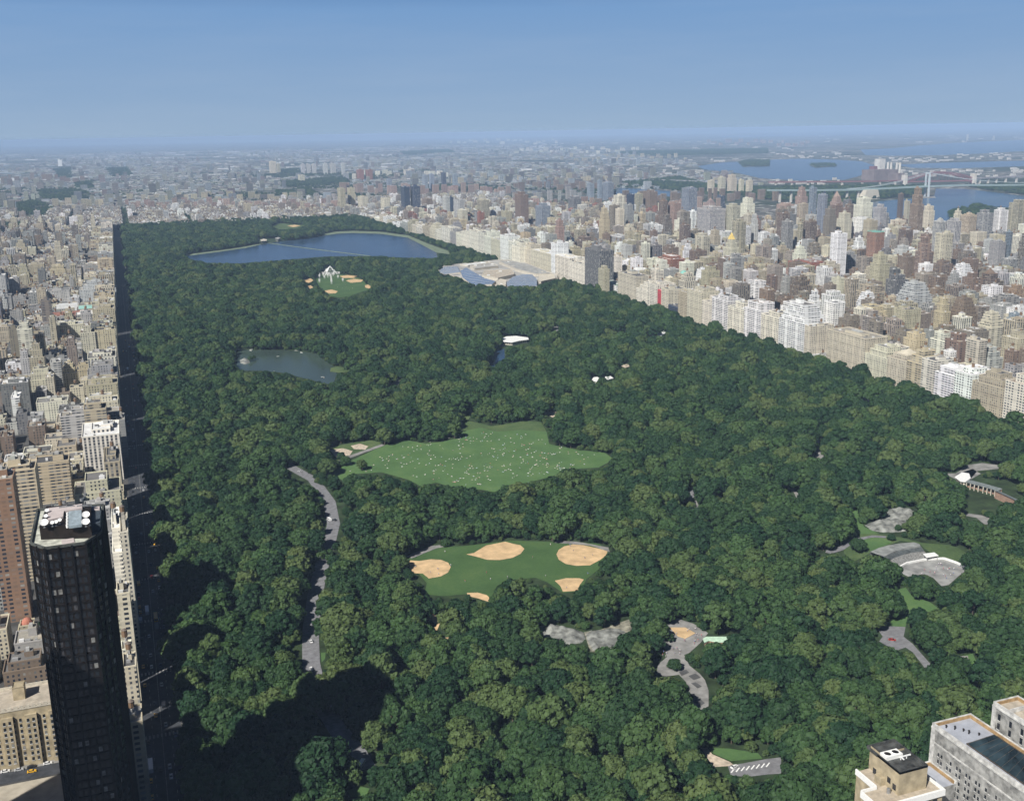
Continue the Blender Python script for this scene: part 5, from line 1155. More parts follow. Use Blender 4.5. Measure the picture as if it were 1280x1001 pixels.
# ------------------------------------------------------------------ things in the park
LG = plain('light_metal_roof', (.72, .73, .72), .5, .06, .3); BGL = plain('museum_glass_roof', (.15, .22, .34), .25, .15, .08, spec=.5); LIME = plain('museum_limestone', (.52, .48, .4), .85, .1, .3); TANR = plain('museum_flat_roof', (.36, .35, .33), .9, .25, .05)
GRN = plain('pale_green_roof_paint', (.5, .68, .52), .6, .1, .5); CAN = plain('white_canvas', (.78, .78, .76), .8, .04, .5)
# museum: wings as boxes seen from the park side
MUS = empty('museum', (*G(640, 345, 0), .1), 'large pale stone museum with flat tan roofs and blue glass halls on the park edge', 'museum')
def mpiece(nm, pts, h, z0, rm, wm=None, slope=0., par=True):
    g = ccw([G(*q, h) for q in zm(540, 300, 4, pts)]); m = MB(); cx_ = sum(p[0] for p in g)/len(g); n = len(g); xs_ = [p[0] for p in g]
    zf = lambda p: h-slope*(max(xs_)-p[0])/max(1, max(xs_)-min(xs_))
    for i in range(n): a, b = g[i], g[(i+1) % n]; m.quad((*a, z0), (*b, z0), (*b, zf(b)), (*a, zf(a)), None, (.5,)*3, 0)
    m.poly([(*p, zf(p)) for p in g], (.5,)*3, 1)
    if par and not slope:
        for i in range(n): m.beam((*g[i], h+.3), (*g[(i+1) % n], h+.3), 1.0, (.5,)*3, 0, .9)
    if not slope:
        xs2, ys2 = [p[0] for p in g], [p[1] for p in g]
        for k in range(14):
            p, q = R0.uniform(min(xs2), max(xs2)), R0.uniform(min(ys2), max(ys2)); w_, d_ = R0.uniform(1.5, 8), R0.uniform(1.5, 9)
            if all(inpoly([u], [v], g)[0] for u, v in ((p, q), (p+w_, q), (p+w_, q+d_), (p, q+d_))): m.box(p, p+w_, q, q+d_, h-.02, h+R0.uniform(.6, 2.6), (.5,)*3, R0.choice((0, 1, 2)))
    else:
        for k in range(12):
            y_ = min(p[1] for p in g)+(max(p[1] for p in g)-min(p[1] for p in g))*(k+.5)/12
            a_ = [x_ for x_ in np.arange(min(xs_), max(xs_), 1.) if inpoly([x_], [y_], g)[0]]
            if len(a_) > 3: m.beam((a_[0], y_, zf((a_[0], 0))+.1), (a_[-1], y_, zf((a_[-1], 0))+.1), .5, (.5,)*3, 0)
    obj(nm, m, [wm or LIME, rm, LG], MUS)
Q = [(a-0., b) for a, b in zm(-540*4., -300*4., 1/4., MOUT)]
mpiece('wing', [((a-540)*4, (b-300)*4) for a, b in MOUT], 12, 0, TANR)
mpiece('glass_hall', [(30,150),(62,130),(128,132),(142,158),(62,163)], 17, 12.01, BGL, slope=4)
mpiece('glass_hall', [(142,152),(170,138),(262,188),(318,204),(300,217),(205,218),(152,180)], 18, 12.01, BGL, slope=4)
mpiece('glass_hall', [(372,206),(402,180),(452,170),(500,172),(524,194),(524,224),(380,228)], 20, 12.01, BGL, slope=5)
mpiece('roof_storey', [(190,128),(300,114),(330,130),(212,144)], 17, 12.01, TANR); mpiece('roof_storey', [(262,152),(400,148),(412,172),(330,190),(250,174)], 19, 12.01, RBEI)
mpiece('roof_storey', [(140,122),(280,109),(298,113),(180,127)], 15, 12.01, LG); mpiece('roof_storey', [(336,108),(430,100),(558,150),(600,168),(520,170),(424,146)], 18, 12.01, plain('grey_museum_roof', (.3, .3, .29), .85, .2, .1)); mpiece('roof_storey', [(532,176),(610,174),(618,192),(545,208),(532,204)], 17, 12.01, LIME)
mpiece('roof_storey', [(318,206),(340,194),(372,202),(368,226),(330,222)], 16, 12.01, LIME)
# west side museum with red and green roofs
f = empty('natural_history_museum'.replace('natural_history_', 'red_roofed_'), (*G(90, 410), .1), 'old museum with long red roof slopes and green copper roof behind the tan blocks', 'museum')
def pitched(parent, nm, xl, xr, yt, yb, dep, mat, rise=5):
    gx, gy = G((xl+xr)/2, yb); h = 25.
    for z_ in np.arange(3, 90, .5):
        if P(gx, gy, z_)[1] < yt: h = float(z_); break
    a = on_y(xl, yt, gy)[0]; b = on_y(xr, yt, gy)[0]; m = MB()
    m.box(a, b, gy, gy+dep, 0, h-rise, (.5,)*3, 0, top=False); my = gy+dep/2
    m.quad((a, gy, h-rise), (b, gy, h-rise), (b, my, h), (a, my, h), None, (.5,)*3, 1); m.quad((b, gy+dep, h-rise), (a, gy+dep, h-rise), (a, my, h), (b, my, h), None, (.5,)*3, 1)
    m.poly([(a, gy+dep, h-rise), (a, gy, h-rise), (a, my, h)], (.5,)*3, 0); m.poly([(b, gy, h-rise), (b, gy+dep, h-rise), (b, my, h)], (.5,)*3, 0)
    obj(nm, m, [plain('brown_brick', (.25, .17, .13), .9, .15, .4), mat], parent); RECTS.append((a, b, gy, gy+dep))
RDR = plain('red_tile_roof', (.25, .12, .09), .85, .15, .3); CUR = plain('green_copper_roof', (.24, .42, .38), .7, .15, .3)
pitched(f, 'wing', 64, 101, 391, 409, 24, RDR); pitched(f, 'wing', 98, 115, 383, 405, 24, CUR); pitched(f, 'wing', 64, 92, 400, 412, 16, RDR); pitched(f, 'wing', 30, 58, 399, 412, 20, CUR)
m = MB(); a, b = G(85, 403); m.box(a-18, a+20, b+14, b+26, 20, 33, (.5,)*3, 0); obj('blue_white_roof', m, [LG], f)

def flat_roofed(nm, label, cat, poly, h, wall, roof, post=False, over=.8):
    """small building or shelter with the roof outline measured on the photo"""
    pts = [G(a, b, h) for a, b in poly]; cx_ = sum(p[0] for p in pts)/len(pts); cy_ = sum(p[1] for p in pts)/len(pts)
    ar = sum(pts[i][0]*pts[(i+1) % len(pts)][1]-pts[(i+1) % len(pts)][0]*pts[i][1] for i in range(len(pts)))
    if ar < 0: pts = pts[::-1]
    f = empty(nm, (cx_, cy_, .3), label, cat); m = MB(); n = len(pts)
    for i in range(n): a, b = pts[i], pts[(i+1) % n]; m.quad((*a, h-.5), (*b, h-.5), (*b, h), (*a, h), None, (.5,)*3, 0)
    m.poly([(*p, h) for p in pts], (.5,)*3, 0); m.poly([(*p, h-.5) for p in pts[::-1]], (.5,)*3, 0); obj('roof', m, [roof], f)
    m = MB(); ins = [(cx_+(p[0]-cx_)*.86, cy_+(p[1]-cy_)*.86) for p in pts]
    if post:
        for p in ins: m.cyl(p[0], p[1], .3, h-.51, .2, .2, (.5,)*3, 0, 8)
        obj('posts', m, [wall], f)
    else:
        for i in range(n): a, b = ins[i], ins[(i+1) % n]; m.quad((*a, .3), (*b, .3), (*b, h-.51), (*a, h-.51), None, (.5,)*3, 0)
        obj('wall', m, [wall], f)
        m = MB()
        for i in range(n):
            a, b = np.array(ins[i]), np.array(ins[(i+1) % n]); L = np.linalg.norm(b-a); d_ = (b-a)/max(L, .1); nn_ = np.array([d_[1], -d_[0]])*.06
            for t in np.arange(1.5, L-1.5, 3.2):
                p, q = a+d_*(t-.6)+nn_, a+d_*(t+.6)+nn_; m.quad((*p, 1.4), (*q, 1.4), (*q, h-1.2), (*p, h-1.2), None, (.5,)*3, 0)
        if m.f: obj('window', m, [GL0], f)
    return f
BRK = plain('warm_brick', (.3, .2, .15), .9, .15, .5)
flat_roofed('boathouse', 'white-roofed boathouse at the head of the small blue pond', 'boathouse', z8([(350,492),(372,482),(420,479),(480,487),(484,497),(440,503),(400,512),(358,508)]), 6, LIME, CAN)
flat_roofed('playground_building', 'long pale green roofed building beside the playground plaza', 'pavilion', zc([(914,222),(930,212),(1038,212),(1043,236),(990,238),(945,230),(922,240)]), 4.5, BRK, GRN)
flat_roofed('rink_pavilion', 'small white flat-roofed pavilion between the grandstand and the rink', 'pavilion', zd([(513,440),(560,434),(578,447),(528,455)]), 4.5, GREYM := plain('grey_render', (.35, .35, .33), .8, .1, .5), CAN, True)
flat_roofed('marquee', 'round white tent with an arched opening among trees right of the boathouse', 'tent', z8([(796,706),(806,686),(826,683),(836,690),(818,716),(800,718)]), 5, CAN, CAN, True)
flat_roofed('marquee', 'low white marquee just right of the round white tent', 'tent', z8([(865,682),(890,678),(908,690),(880,697),(866,692)]), 5, CAN, CAN, True)
flat_roofed('shelter', 'cream-roofed shelter among the trees above the two white tents', 'shelter', z8([(940,626),(985,618),(988,632),(965,638)]), 5, LIME, SANDP, True)
flat_roofed('shelter', 'pale pointed shelter beside the path near the park-front buildings', 'shelter', z8([(1128,468),(1160,454),(1169,462),(1145,482),(1130,478)]), 5, LIME, LG, True)
flat_roofed('kiosk', 'small white kiosk roof in the woods left of the shaded drive bend', 'kiosk', [(329,635),(336,634),(337,637),(331,638)], 4, LIME, CAN)
flat_roofed('kiosk', 'white roofed kiosk among trees left of the zoo arcade', 'kiosk', [(1098,610),(1101,609),(1103,612),(1099,613)], 4, LIME, CAN)
flat_roofed('pool_house', 'white roofed low building left of the curved arcade', 'pool house', zd([(645,120),(675,100),(705,105),(712,125),(690,140),(668,138)]), 5, LIME, CAN)
flat_roofed('gatehouse', 'small grey stone gatehouse at the left end of the reservoir causeway', 'gatehouse', zl([(396,150),(412,145),(428,148),(426,154),(400,156)]), 9, ROCK, LIME)
flat_roofed('gatehouse', 'second stone gatehouse half hidden in trees on the reservoir shore', 'gatehouse', zl([(465,142),(480,137),(492,141),(480,147)]), 9, ROCK, GREYM)
# curved arcade
f = empty('arcade', (*G(1238, 610), .3), 'curved grey-roofed arcade with dark openings at the right edge of the park', 'arcade')
top = zd([(690,140),(760,158),(830,178),(905,212),(960,240)]); pts = [np.array(G(a, b, 7)) for a, b in top]; m = MB(); w_ = MB(); c_ = MB()
for i in range(len(pts)-1):
    a, b = pts[i], pts[i+1]; d_ = (b-a)/np.linalg.norm(b-a); nn_ = np.array([-d_[1], d_[0]])*5.5
    if nn_[1] < 0: nn_ = -nn_
    m.poly([(*a, 7), (*b, 7), (*(b+nn_), 8), (*(a+nn_), 8)], (.5,)*3, 0); m.quad((*a, 6.4), (*b, 6.4), (*b, 7), (*a, 7), None, (.5,)*3, 0)
    w_.quad((*(a+nn_*.8), .3), (*(b+nn_*.8), .3), (*(b+nn_*.8), 7.4), (*(a+nn_*.8), 7.4), None, (.5,)*3, 0)
    L = np.linalg.norm(b-a)
    for t in np.arange(1, L, 4.): p = a+d_*t+nn_*.05; c_.cyl(p[0], p[1], .3, 6.4, .5, .5, (.5,)*3, 0, 6)
obj('roof', m, [plain('slate_roof', (.16, .18, .18), .7, .2, .3)], f); obj('wall', w_, [BRK], f); obj('colonnade', c_, [LIME], f)
# grandstand: curved tiers above the rink, and the rink's white rim
def band(poly_a, poly_b, za_, zb_, mat, name, parent, n=1):
    m = MB()
    for i in range(len(poly_a)-1):
        A = [G(*poly_a[i], za_), G(*poly_a[i+1], za_)]; B = [G(*poly_b[i], zb_), G(*poly_b[i+1], zb_)]
        m.quad((*B[0], zb_), (*B[1], zb_), (*A[1], za_), (*A[0], za_), None, (.5,)*3, 0)
        for (p, z_) in ((A, za_), (B, zb_)): m.quad((*p[0], .3), (*p[1], .3), (*p[1], z_), (*p[0], z_), None, (.5,)*3, 0)
    obj(name, m, [mat], parent)
f = empty('grandstand', (*G(1118, 695), .3), 'curved grey roofed pavilion with terraces stepping down to the rink', 'grandstand')
A1 = zd([(292,432),(330,415),(370,404),(420,396),(475,392),(497,398)]); A2 = zd([(350,452),(380,436),(410,424),(445,415),(480,410),(502,406)]); A3 = zd([(372,468),(400,455),(430,444),(465,436),(500,432),(520,430)]); A4 = zd([(415,494),(440,480),(470,470),(500,464),(525,460),(540,455)])
band(A1, A2, 6, 6, plain('grey_slab_roof', (.24, .25, .24), .8, .2, .2), 'roof', f); band(A2, A3, 5.2, 3, plain('dark_terrace_glass', (.08, .09, .09), .5, .3, .5), 'terrace_front', f); band(A3, A4, 3, .6, plain('seating_steps', (.2, .2, .19), .85, .35, .8), 'seating', f)
m = MB(); RM = [G(a, b) for a, b in zd([(418,500),(445,485),(520,470),(600,465),(650,482),(702,508)])]
for i in range(len(RM)-1): m.beam((*RM[i], 1.2), (*RM[i+1], 1.2), 1.3, (.5,)*3, 0, 1.6)
tag(obj('rink_barrier', m, [CAN]), 'curved white barrier along the upper edge of the grey rink', 'barrier')
# rock outcrops
def rock(label, poly, hmax, seed=0):
    pts = [G(a, b) for a, b in poly]; xs = [p[0] for p in pts]; ys = [p[1] for p in pts]; st = max(1.2, (max(xs)-min(xs))/34); r = random.Random(seed)
    nx = int((max(xs)-min(xs))/st)+2; ny = int((max(ys)-min(ys))/st)+2; Z = {}
    gx_ = [min(xs)-st/2+i*st for i in range(nx)]; gy_ = [min(ys)-st/2+j*st for j in range(ny)]; ed = np.array(pts)
    for i, x in enumerate(gx_):
        for j, y in enumerate(gy_):
            if inpoly([x], [y], pts)[0]:
                dm = 1e9
                for k in range(len(ed)):
                    a, b = ed[k], ed[(k+1) % len(ed)]; t = np.clip(((np.array([x, y])-a)@(b-a))/max(1e-6, (b-a)@(b-a)), 0, 1); dm = min(dm, np.linalg.norm(a+(b-a)*t-[x, y]))
                Z[i, j] = .3+min(hmax, dm*.55)*(.7+.25*math.sin(x*.22+y*.3)+.12*math.sin(x*.7-y*.4))+r.uniform(-.12, .15)
            else: Z[i, j] = -.2
    m = MB()
    for i in range(nx-1):
        for j in range(ny-1):
            q = [(i, j), (i+1, j), (i+1, j+1), (i, j+1)]
            if max(Z[k] for k in q) > 0: m.quad(*[(gx_[a], gy_[b], Z[a, b]) for a, b in q], None, (.5,)*3, 0)
    return tag(obj('rock_outcrop', m, [ROCK]), label, 'rock')
RK1 = zc([(128,165),(160,152),(200,156),(250,165),(300,176),(345,195),(355,225),(330,245),(280,252),(235,245),(180,225),(135,208)]); RK2 = zc([(350,205),(372,185),(430,182),(470,172),(520,178),(562,200),(545,230),(500,255),(455,282),(420,292),(385,280),(362,240)])
RK3 = zd([(268,322),(300,308),(332,296),(340,266),(375,255),(420,250),(460,256),(500,275),(490,295),(455,318),(450,345),(400,352),(345,352),(300,345)]); RK4 = zl([(298,718),(320,706),(345,712),(350,730),(325,738),(302,732)])
CLEAR_ROCK = [RK1, RK2, RK3]
rock('smooth grey rock outcrop at the left of the playground', RK1, 4, 1); rock('broken grey rocks with winding paths beside the smooth outcrop', RK2, 2, 2); rock('wide grey rock slope above the grandstand', RK3, 4, 3); rock('pale rock standing in the left of the lake', RK4, 3, 4)
for k, q in enumerate(([(430,660),(455,657),(475,662),(450,667)], [(556,668),(580,666),(576,673),(558,673)])): rock(['flat pale rock at the far shore of the lake, left one', 'flat pale rock at the far shore of the lake, right one'][k], zl(q), 1.5, 7+k)
# concert stage on the great lawn
sx, sy = G(413, 343); f = empty('stage_tent', (sx, sy, .5), 'white pyramid-trussed concert stage at the head of the small lawn', 'stage')
w = 15; hh = 20
m = MB()
for a, b in ((-w, -14), (w, -14), (w, 14), (-w, 14)): m.beam((a, b, 0), (0, 0, hh), 1.5, (.5,)*3, 0); m.beam((a, b, 0), (a*.5, b, 12), 1.1, (.5,)*3, 0)
for a, b in ((-w, w), ): m.beam((a, -14, 6), (b, -14, 6), 1, (.5,)*3, 0); m.beam((a*.6, -10, 11), (b*.6, -10, 11), 1, (.5,)*3, 0)
obj('truss', m, [LG], f, local=True)
m = MB(); m.poly([(-w*.55, 8, 12), (0, 0, hh-1), (-w*.8, -13, 6)]); m.poly([(w*.55, 8, 12), (w*.8, -13, 6), (0, 0, hh-1)]); m.poly([(-w*.55, 8, 12), (w*.55, 8, 12), (0, 0, hh-1)]); obj('canopy', m, [CAN], f, local=True)
m = MB(); m.box(-w*.7, w*.7, -8, 10, 0, 2, (.5,)*3, 0); m.box(-w*1.4, -w*.9, -6, 6, 0, 6, (.5,)*3, 0); m.box(w*.9, w*1.4, -6, 6, 0, 6, (.5,)*3, 0); obj('stage_deck', m, [GREYM], f, local=True)
tp = z2([(306,792),(306,800),(325,792),(343,784),(352,790),(360,798),(362,808),(363,820),(364,829),(345,798),(375,785),(395,800),(424,782),(418,817),(306,822),(372,790),(330,803),(400,782)])
for k, (a, b) in enumerate(tp):
    x, y = G(a, b); f = empty('light_tower', (x, y, .5), 'slim white equipment tower on the small lawn before the concert stage', 'tower', 'white equipment towers before the stage')
    m = MB(); h_ = R0.uniform(6, 12)
    for u_, v_ in ((-1, -1), (1, -1), (1, 1), (-1, 1)): m.beam((u_, v_, 0), (u_, v_, h_), .4, (.5,)*3, 0)
    obj('frame', m, [LG], f, local=True); m = MB(); m.box(-1.8, 1.8, -1.2, 1.2, h_*.45, h_, (.5,)*3, 0); obj('white_box', m, [CAN], f, local=True)
# causeway across the reservoir, boats
cw = [G(a, b, 1) for a, b in zl([(430,164),(600,187),(760,207),(915,226)])]; m = MB()
for i in range(3): m.beam((*cw[i], .9), (*cw[i+1], .9), 3.2, (.5,)*3, 0, 1.0)
tag(obj('causeway', m, [plain('pale_stone_bank', (.2, .2, .16))]), 'thin pale causeway running across the reservoir', 'causeway')
for k, (a, b) in enumerate(zl([(690,797),(697,800),(350,672),(355,668),(462,772),(590,682),(480,700)])):
    x, y = G(a, b); f = empty('rowing_boat', (x, y, .5), ['white rowing boat near the lower right of the lake', 'second boat beside the white boat at the lower right of the lake', 'boat at the far left shore of the lake', 'boat nearest the far left shore of the lake', 'boat near the lower shore of the lake', 'boat near the far middle shore of the lake', 'boat in the open middle of the lake'][k], 'boat', 'rowing boats on the lake'); f.rotation_euler = (0, 0, k*1.1)
    m = MB(); L, w_ = 4.6, .8; prof = [(-L/2, .5), (-L/4, .8), (L/6, .75), (L/2, .05)]
    for i in range(3):
        (a0, b0), (a1, b1) = prof[i], prof[i+1]
        for s in (-1, 1): m.quad((a0, s*b0*.6, 0), (a1, s*b1*.6, 0), (a1, s*b1, .55), (a0, s*b0, .55), None, (.5,)*3, 0)
        m.quad((a0, -b0*.6, .05), (a1, -b1*.6, .05), (a1, b1*.6, .05), (a0, b0*.6, .05), None, (.5,)*3, 0)
    obj('hull', m, [WHITE], f, local=True); m = MB(); m.box(-.9, -.6, -.7, .7, .35, .42, (.5,)*3, 0); m.box(.6, .9, -.6, .6, .35, .42, (.5,)*3, 0); obj('seat', m, [BRK], f, local=True)

# ------------------------------------------------------------------ people on the lawn
def body(pose):
    V = {'st': [((0,0,.95),.15),((0,0,1.2),.15),((0,0,1.42),.13),((0,0,1.52),.06),((0,0,1.66),.11),((.1,0,.9),.09),((.12,.02,.5),.07),((.13,0,.08),.05),((.13,.14,.04),.045),((-.1,0,.9),.09),((-.12,-.04,.5),.07),((-.13,-.05,.08),.05),((-.13,.1,.04),.045),((.22,0,1.38),.055),((.3,.05,1.12),.045),((.3,.18,.92),.035),((-.22,0,1.38),.055),((-.32,.02,1.12),.045),((-.28,.14,.92),.035)],
         'si': [((0,0,.14),.16),((0,-.08,.4),.15),((0,-.12,.62),.13),((0,-.1,.72),.06),((0,-.06,.86),.11),((.12,.1,.14),.1),((.2,.42,.38),.07),((.18,.72,.08),.05),((.18,.84,.06),.045),((-.12,.1,.14),.1),((-.24,.4,.3),.07),((-.22,.66,.07),.05),((-.22,.8,.05),.045),((.22,-.12,.58),.055),((.34,-.2,.32),.045),((.32,-.3,.05),.035),((-.22,-.12,.58),.055),((-.34,0,.36),.045),((-.24,.22,.38),.035)],
         'ly': [((0,0,.14),.15),((0,.28,.15),.15),((0,.5,.16),.13),((0,.62,.15),.06),((0,.76,.16),.11),((.1,-.1,.13),.1),((.14,-.5,.12),.07),((.16,-.88,.1),.05),((.18,-.98,.14),.045),((-.1,-.1,.13),.1),((-.16,-.48,.26),.07),((-.14,-.8,.08),.05),((-.14,-.9,.06),.045),((.22,.46,.12),.055),((.36,.26,.08),.045),((.4,.04,.06),.035),((-.22,.46,.12),.055),((-.36,.6,.1),.045),((-.24,.82,.08),.035)]}[pose]
    E_ = [(0,1),(1,2),(2,3),(3,4),(0,5),(5,6),(6,7),(7,8),(0,9),(9,10),(10,11),(11,12),(2,13),(13,14),(14,15),(2,16),(16,17),(17,18)]
    me = bpy.data.meshes.new('b'); me.from_pydata([v for v, _ in V], E_, []); o = bpy.data.objects.new('b', me); C.objects.link(o); o.modifiers.new('s', 'SKIN'); 
    for i, (_, q) in enumerate(V): me.skin_vertices[0].data[i].radius = (q, q)
    me.skin_vertices[0].data[0].use_root = True
    bpy.context.view_layer.update(); dg = bpy.context.evaluated_depsgraph_get(); em = bpy.data.meshes.new_from_object(o.evaluated_get(dg)); bpy.data.objects.remove(o); return em
SKIN = plain('skin', (.42, .26, .18), .7, .15, 5.); CLO = [plain('white_cloth', (.8, .8, .78), .8, .03, 3.), plain('blue_cloth', (.12, .2, .42), .8, .1, 3.), plain('red_cloth', (.5, .1, .08), .8, .1, 3.), plain('grey_cloth', (.4, .4, .4), .8, .1, 3.)]
BM_ = {k: body(k) for k in ('st', 'si', 'ly')}
def dressed(me, shirt, pose):
    m = me.copy(); m.materials.clear(); m.materials.append(SKIN); m.materials.append(shirt); m.materials.append(CLO[1])
    for p in m.polygons:
        c = p.center; d_ = c.z if pose == 'st' else (c.z if pose == 'si' else c.y)
        if pose == 'st': p.material_index = 1 if 1.0 < c.z < 1.48 and abs(c.x) < .3 else 2 if .45 < c.z <= 1.0 and abs(c.x) < .24 else 0
        elif pose == 'si': p.material_index = 1 if .2 < c.z < .7 and c.y < .02 and abs(c.x) < .28 else 2 if c.z <= .36 and c.y < .4 and abs(c.x) < .26 else 0
        else: p.material_index = 1 if .1 < c.y < .6 and abs(c.x) < .28 else 2 if -.4 < c.y <= .1 else 0
    return m
PV = {(k, j): dressed(BM_[k], CLO[j], k) for k in BM_ for j in range(4)}
CL = ['white', 'blue', 'red', 'grey']; PN_ = {'st': 'standing', 'si': 'sitting', 'ly': 'lying'}
def person(x, y, z, pose, j, where, grp, a):
    o = bpy.data.objects.new('person', PV[pose, j]); C.objects.link(o); o.location = (x, y, z); o.rotation_euler = (0, 0, a); o.scale = (1.05,)*3
    return tag(o, 'tiny person in a %s top %s %s' % (CL[j], PN_[pose], where), 'person', grp)
BK = []
for j, (nm, c) in enumerate((('white', (.8,.8,.77)), ('pale blue', (.5,.6,.7)), ('cream', (.7,.64,.5)), ('red', (.5,.14,.1)))):
    m = MB(); n = 6
    for a in range(n):
        for b in range(n):
            f_ = lambda i, k: (-1.3+2.6*i/n, -1.1+2.2*k/n, .06+.05*math.sin(i*2.1+k*1.3+j))
            m.quad(f_(a, b), f_(a+1, b), f_(a+1, b+1), f_(a, b+1), None, (.5,)*3, 0)
    BK.append((nm, m.mesh('blanket_%d' % j, [plain('blanket_'+nm.replace(' ', '_'), c, .85, .04, 2.)])))
r = random.Random(21); gp = [G(a, b) for a, b in SHEEP]; xs = [p[0] for p in gp]; ys = [p[1] for p in gp]; k = 0; npl = 0
sp_area = za([(205,262),(430,160),(700,115),(900,125),(1000,180),(1120,200),(1080,240),(800,300),(700,318),(450,280),(250,258)])
LOC = lambda a, b: ('on the ' + ('far ' if b < 553 else 'near ' if b > 580 else 'middle ') + ('left' if a < 540 else 'right' if a > 680 else 'centre') + ' of the oval lawn')
while k < 290:
    x, y = r.uniform(min(xs), max(xs)), r.uniform(min(ys), max(ys)); a, b, _ = P(x, y)
    if not inpoly([a], [b], sp_area)[0]: continue
    if r.random() > .7+.3*math.sin(x*.05)*math.sin(y*.07+1): continue
    k += 1; w = LOC(a, b)
    j = r.choice((0, 0, 0, 1, 2, 3) if k % 2 else (0, 0, 2, 2, 1)); nm, me = BK[j]
    o = bpy.data.objects.new('picnic_blanket', me); C.objects.link(o); o.location = (x, y, .52); o.rotation_euler = (0, 0, r.uniform(0, 3.1)); s = r.uniform(.32, .68); o.scale = (s, s, 1)
    tag(o, '%s picnic blanket spread %s' % (nm, w), 'blanket', '%s blankets %s' % (nm, w))
    if k % 3 != 0:
        ps = r.choice(('si', 'ly', 'si', 'st')); jj = r.choice((0, 0, 0, 1, 2, 3))
        off = (r.uniform(-.5, .5), r.uniform(-.4, .4)) if ps != 'st' else (2.2, .5)
        person(x+off[0], y+off[1], .6 if ps != 'st' else .5, ps, jj, w, 'people %s' % w, r.uniform(0, 6.2))
for (poly, n, wh) in ((HECK, 22, 'on the ball field lawn'), (zc([(722,238),(870,160),(930,200),(850,290),(720,340)]), 26, 'on the playground plaza'), (zd([(430,505),(600,475),(690,510),(590,560)]), 24, 'on the grey rink surface'), (z2([(300,800),(400,785),(520,810),(480,860),(360,860)]), 20, 'on the lawn before the stage')):
    q = [G(a, b) for a, b in poly]; i = 0
    while i < n:
        x = r.uniform(min(p[0] for p in q), max(p[0] for p in q)); y = r.uniform(min(p[1] for p in q), max(p[1] for p in q))
        if not inpoly([x], [y], q)[0]: continue
        i += 1; person(x, y, .72, 'st', r.choice((0, 0, 1, 2, 3)), wh, 'people '+wh, r.uniform(0, 6.2))
# cars
CARS = {}
def car_mesh(col, kind):
    b = MB(); g_ = MB(); L, w = (4.8, 1.85) if kind == 'car' else (6.4, 2.3) if kind == 'van' else (11.5, 2.6)
    if kind == 'car':
        P_ = [(-2.4,.35,.75),(-2.3,.3,.95),(-1.2,.3,1.0),(1.0,.3,.98),(2.2,.3,.8),(2.4,.38,.6)]
        for i in range(5):
            a, c = P_[i], P_[i+1]
            b.quad((a[0], -w/2, a[2]), (c[0], -w/2, c[2]), (c[0], w/2, c[2]), (a[0], w/2, a[2]), None, col, 0)
            for s in (-1, 1): b.quad((a[0], s*w/2, a[1]), (c[0], s*w/2, c[1]), (c[0], s*w/2, c[2]), (a[0], s*w/2, a[2]), None, col, 0)
        b.quad((-2.4, -w/2, .35), (-2.4, w/2, .35), (-2.4, w/2, .75), (-2.4, -w/2, .75), None, col, 0); b.quad((2.4, w/2, .38), (2.4, -w/2, .38), (2.4, -w/2, .6), (2.4, w/2, .6), None, col, 0)
        q = [(-1.7,-.8,1.0),(1.15,-.8,.99),(1.15,.8,.99),(-1.7,.8,1.0)]; t = [(-1.15,-.66,1.45),(.45,-.66,1.45),(.45,.66,1.45),(-1.15,.66,1.45)]
        for i in range(4): g_.quad(q[i], q[(i+1) % 4], t[(i+1) % 4], t[i], None, col, 0)
        b.poly([(p[0], p[1], 1.455) for p in t], col, 0)
    else:
        hz = 2.3 if kind == 'van' else 3.1; b.box(-L/2, L/2, -w/2, w/2, .4, hz, col, 0); 
        for s in (-1, 1): g_.box(-L/2+.5, L/2-.4, min(s*w/2, s*(w/2+.03)), max(s*w/2, s*(w/2+.03)), hz*.55, hz*.85, col, 0)
        g_.box(L/2, L/2+.03, -w/2+.2, w/2-.2, hz*.5, hz*.85, col, 0)
    wh = MB()
    k = L*.31
    wm = []
    for sx_ in (-k, k):
        for sy_ in (-1, 1):
            m = MB(); n = 10
            for i in range(n):
                t0, t1 = 2*math.pi*i/n, 2*math.pi*(i+1)/n; y0_, y1_ = sy_*(w/2-.2), sy_*(w/2+.03); c0, s0, c1, s1 = .34*math.cos(t0), .34*math.sin(t0), .34*math.cos(t1), .34*math.sin(t1)
                m.quad((sx_+c0, y0_, .34+s0), (sx_+c1, y0_, .34+s1), (sx_+c1, y1_, .34+s1), (sx_+c0, y1_, .34+s0), None, col, 0); m.poly([(sx_, y1_, .34), (sx_+c0, y1_, .34+s0), (sx_+c1, y1_, .34+s1)], col, 0)
            wm.append(m)
    return b, g_, wm
TYRE = plain('tyre_rubber', (.02, .02, .02), .8, .1, 3.)
CC = {'white': (.75,.75,.74), 'black': (.02,.02,.022), 'silver': (.45,.46,.47), 'yellow': (.75,.42,.03), 'red': (.35,.04,.03), 'dark blue': (.03,.05,.12)}
PR = {}
def vehicle(kind, cn_, x, y, z, a, label, grp):
    key = (kind, cn_)
    if key not in PR:
        b, g_, wm = car_mesh((.5,)*3, kind); pm = plain('car_paint_'+cn_.replace(' ', '_'), CC[cn_], .3, .03, 1., spec=.5)
        f = empty({'car': 'parked_car' if False else 'car', 'van': 'van', 'bus': 'bus'}[kind], (x, y, z), label, kind, grp); obj('body', b, [pm], f, local=True); obj('window', g_, [GL0], f, local=True)
        for m in wm: obj('wheel', m, [TYRE], f, local=True)
        PR[key] = f
    else: f = copy_tree(PR[key]); f.location = (x, y, z); f['label'] = label; f['group'] = grp
    f.rotation_euler = (0, 0, a); return f
r = random.Random(31); ci_ = 0; cars_ = []
y = 62
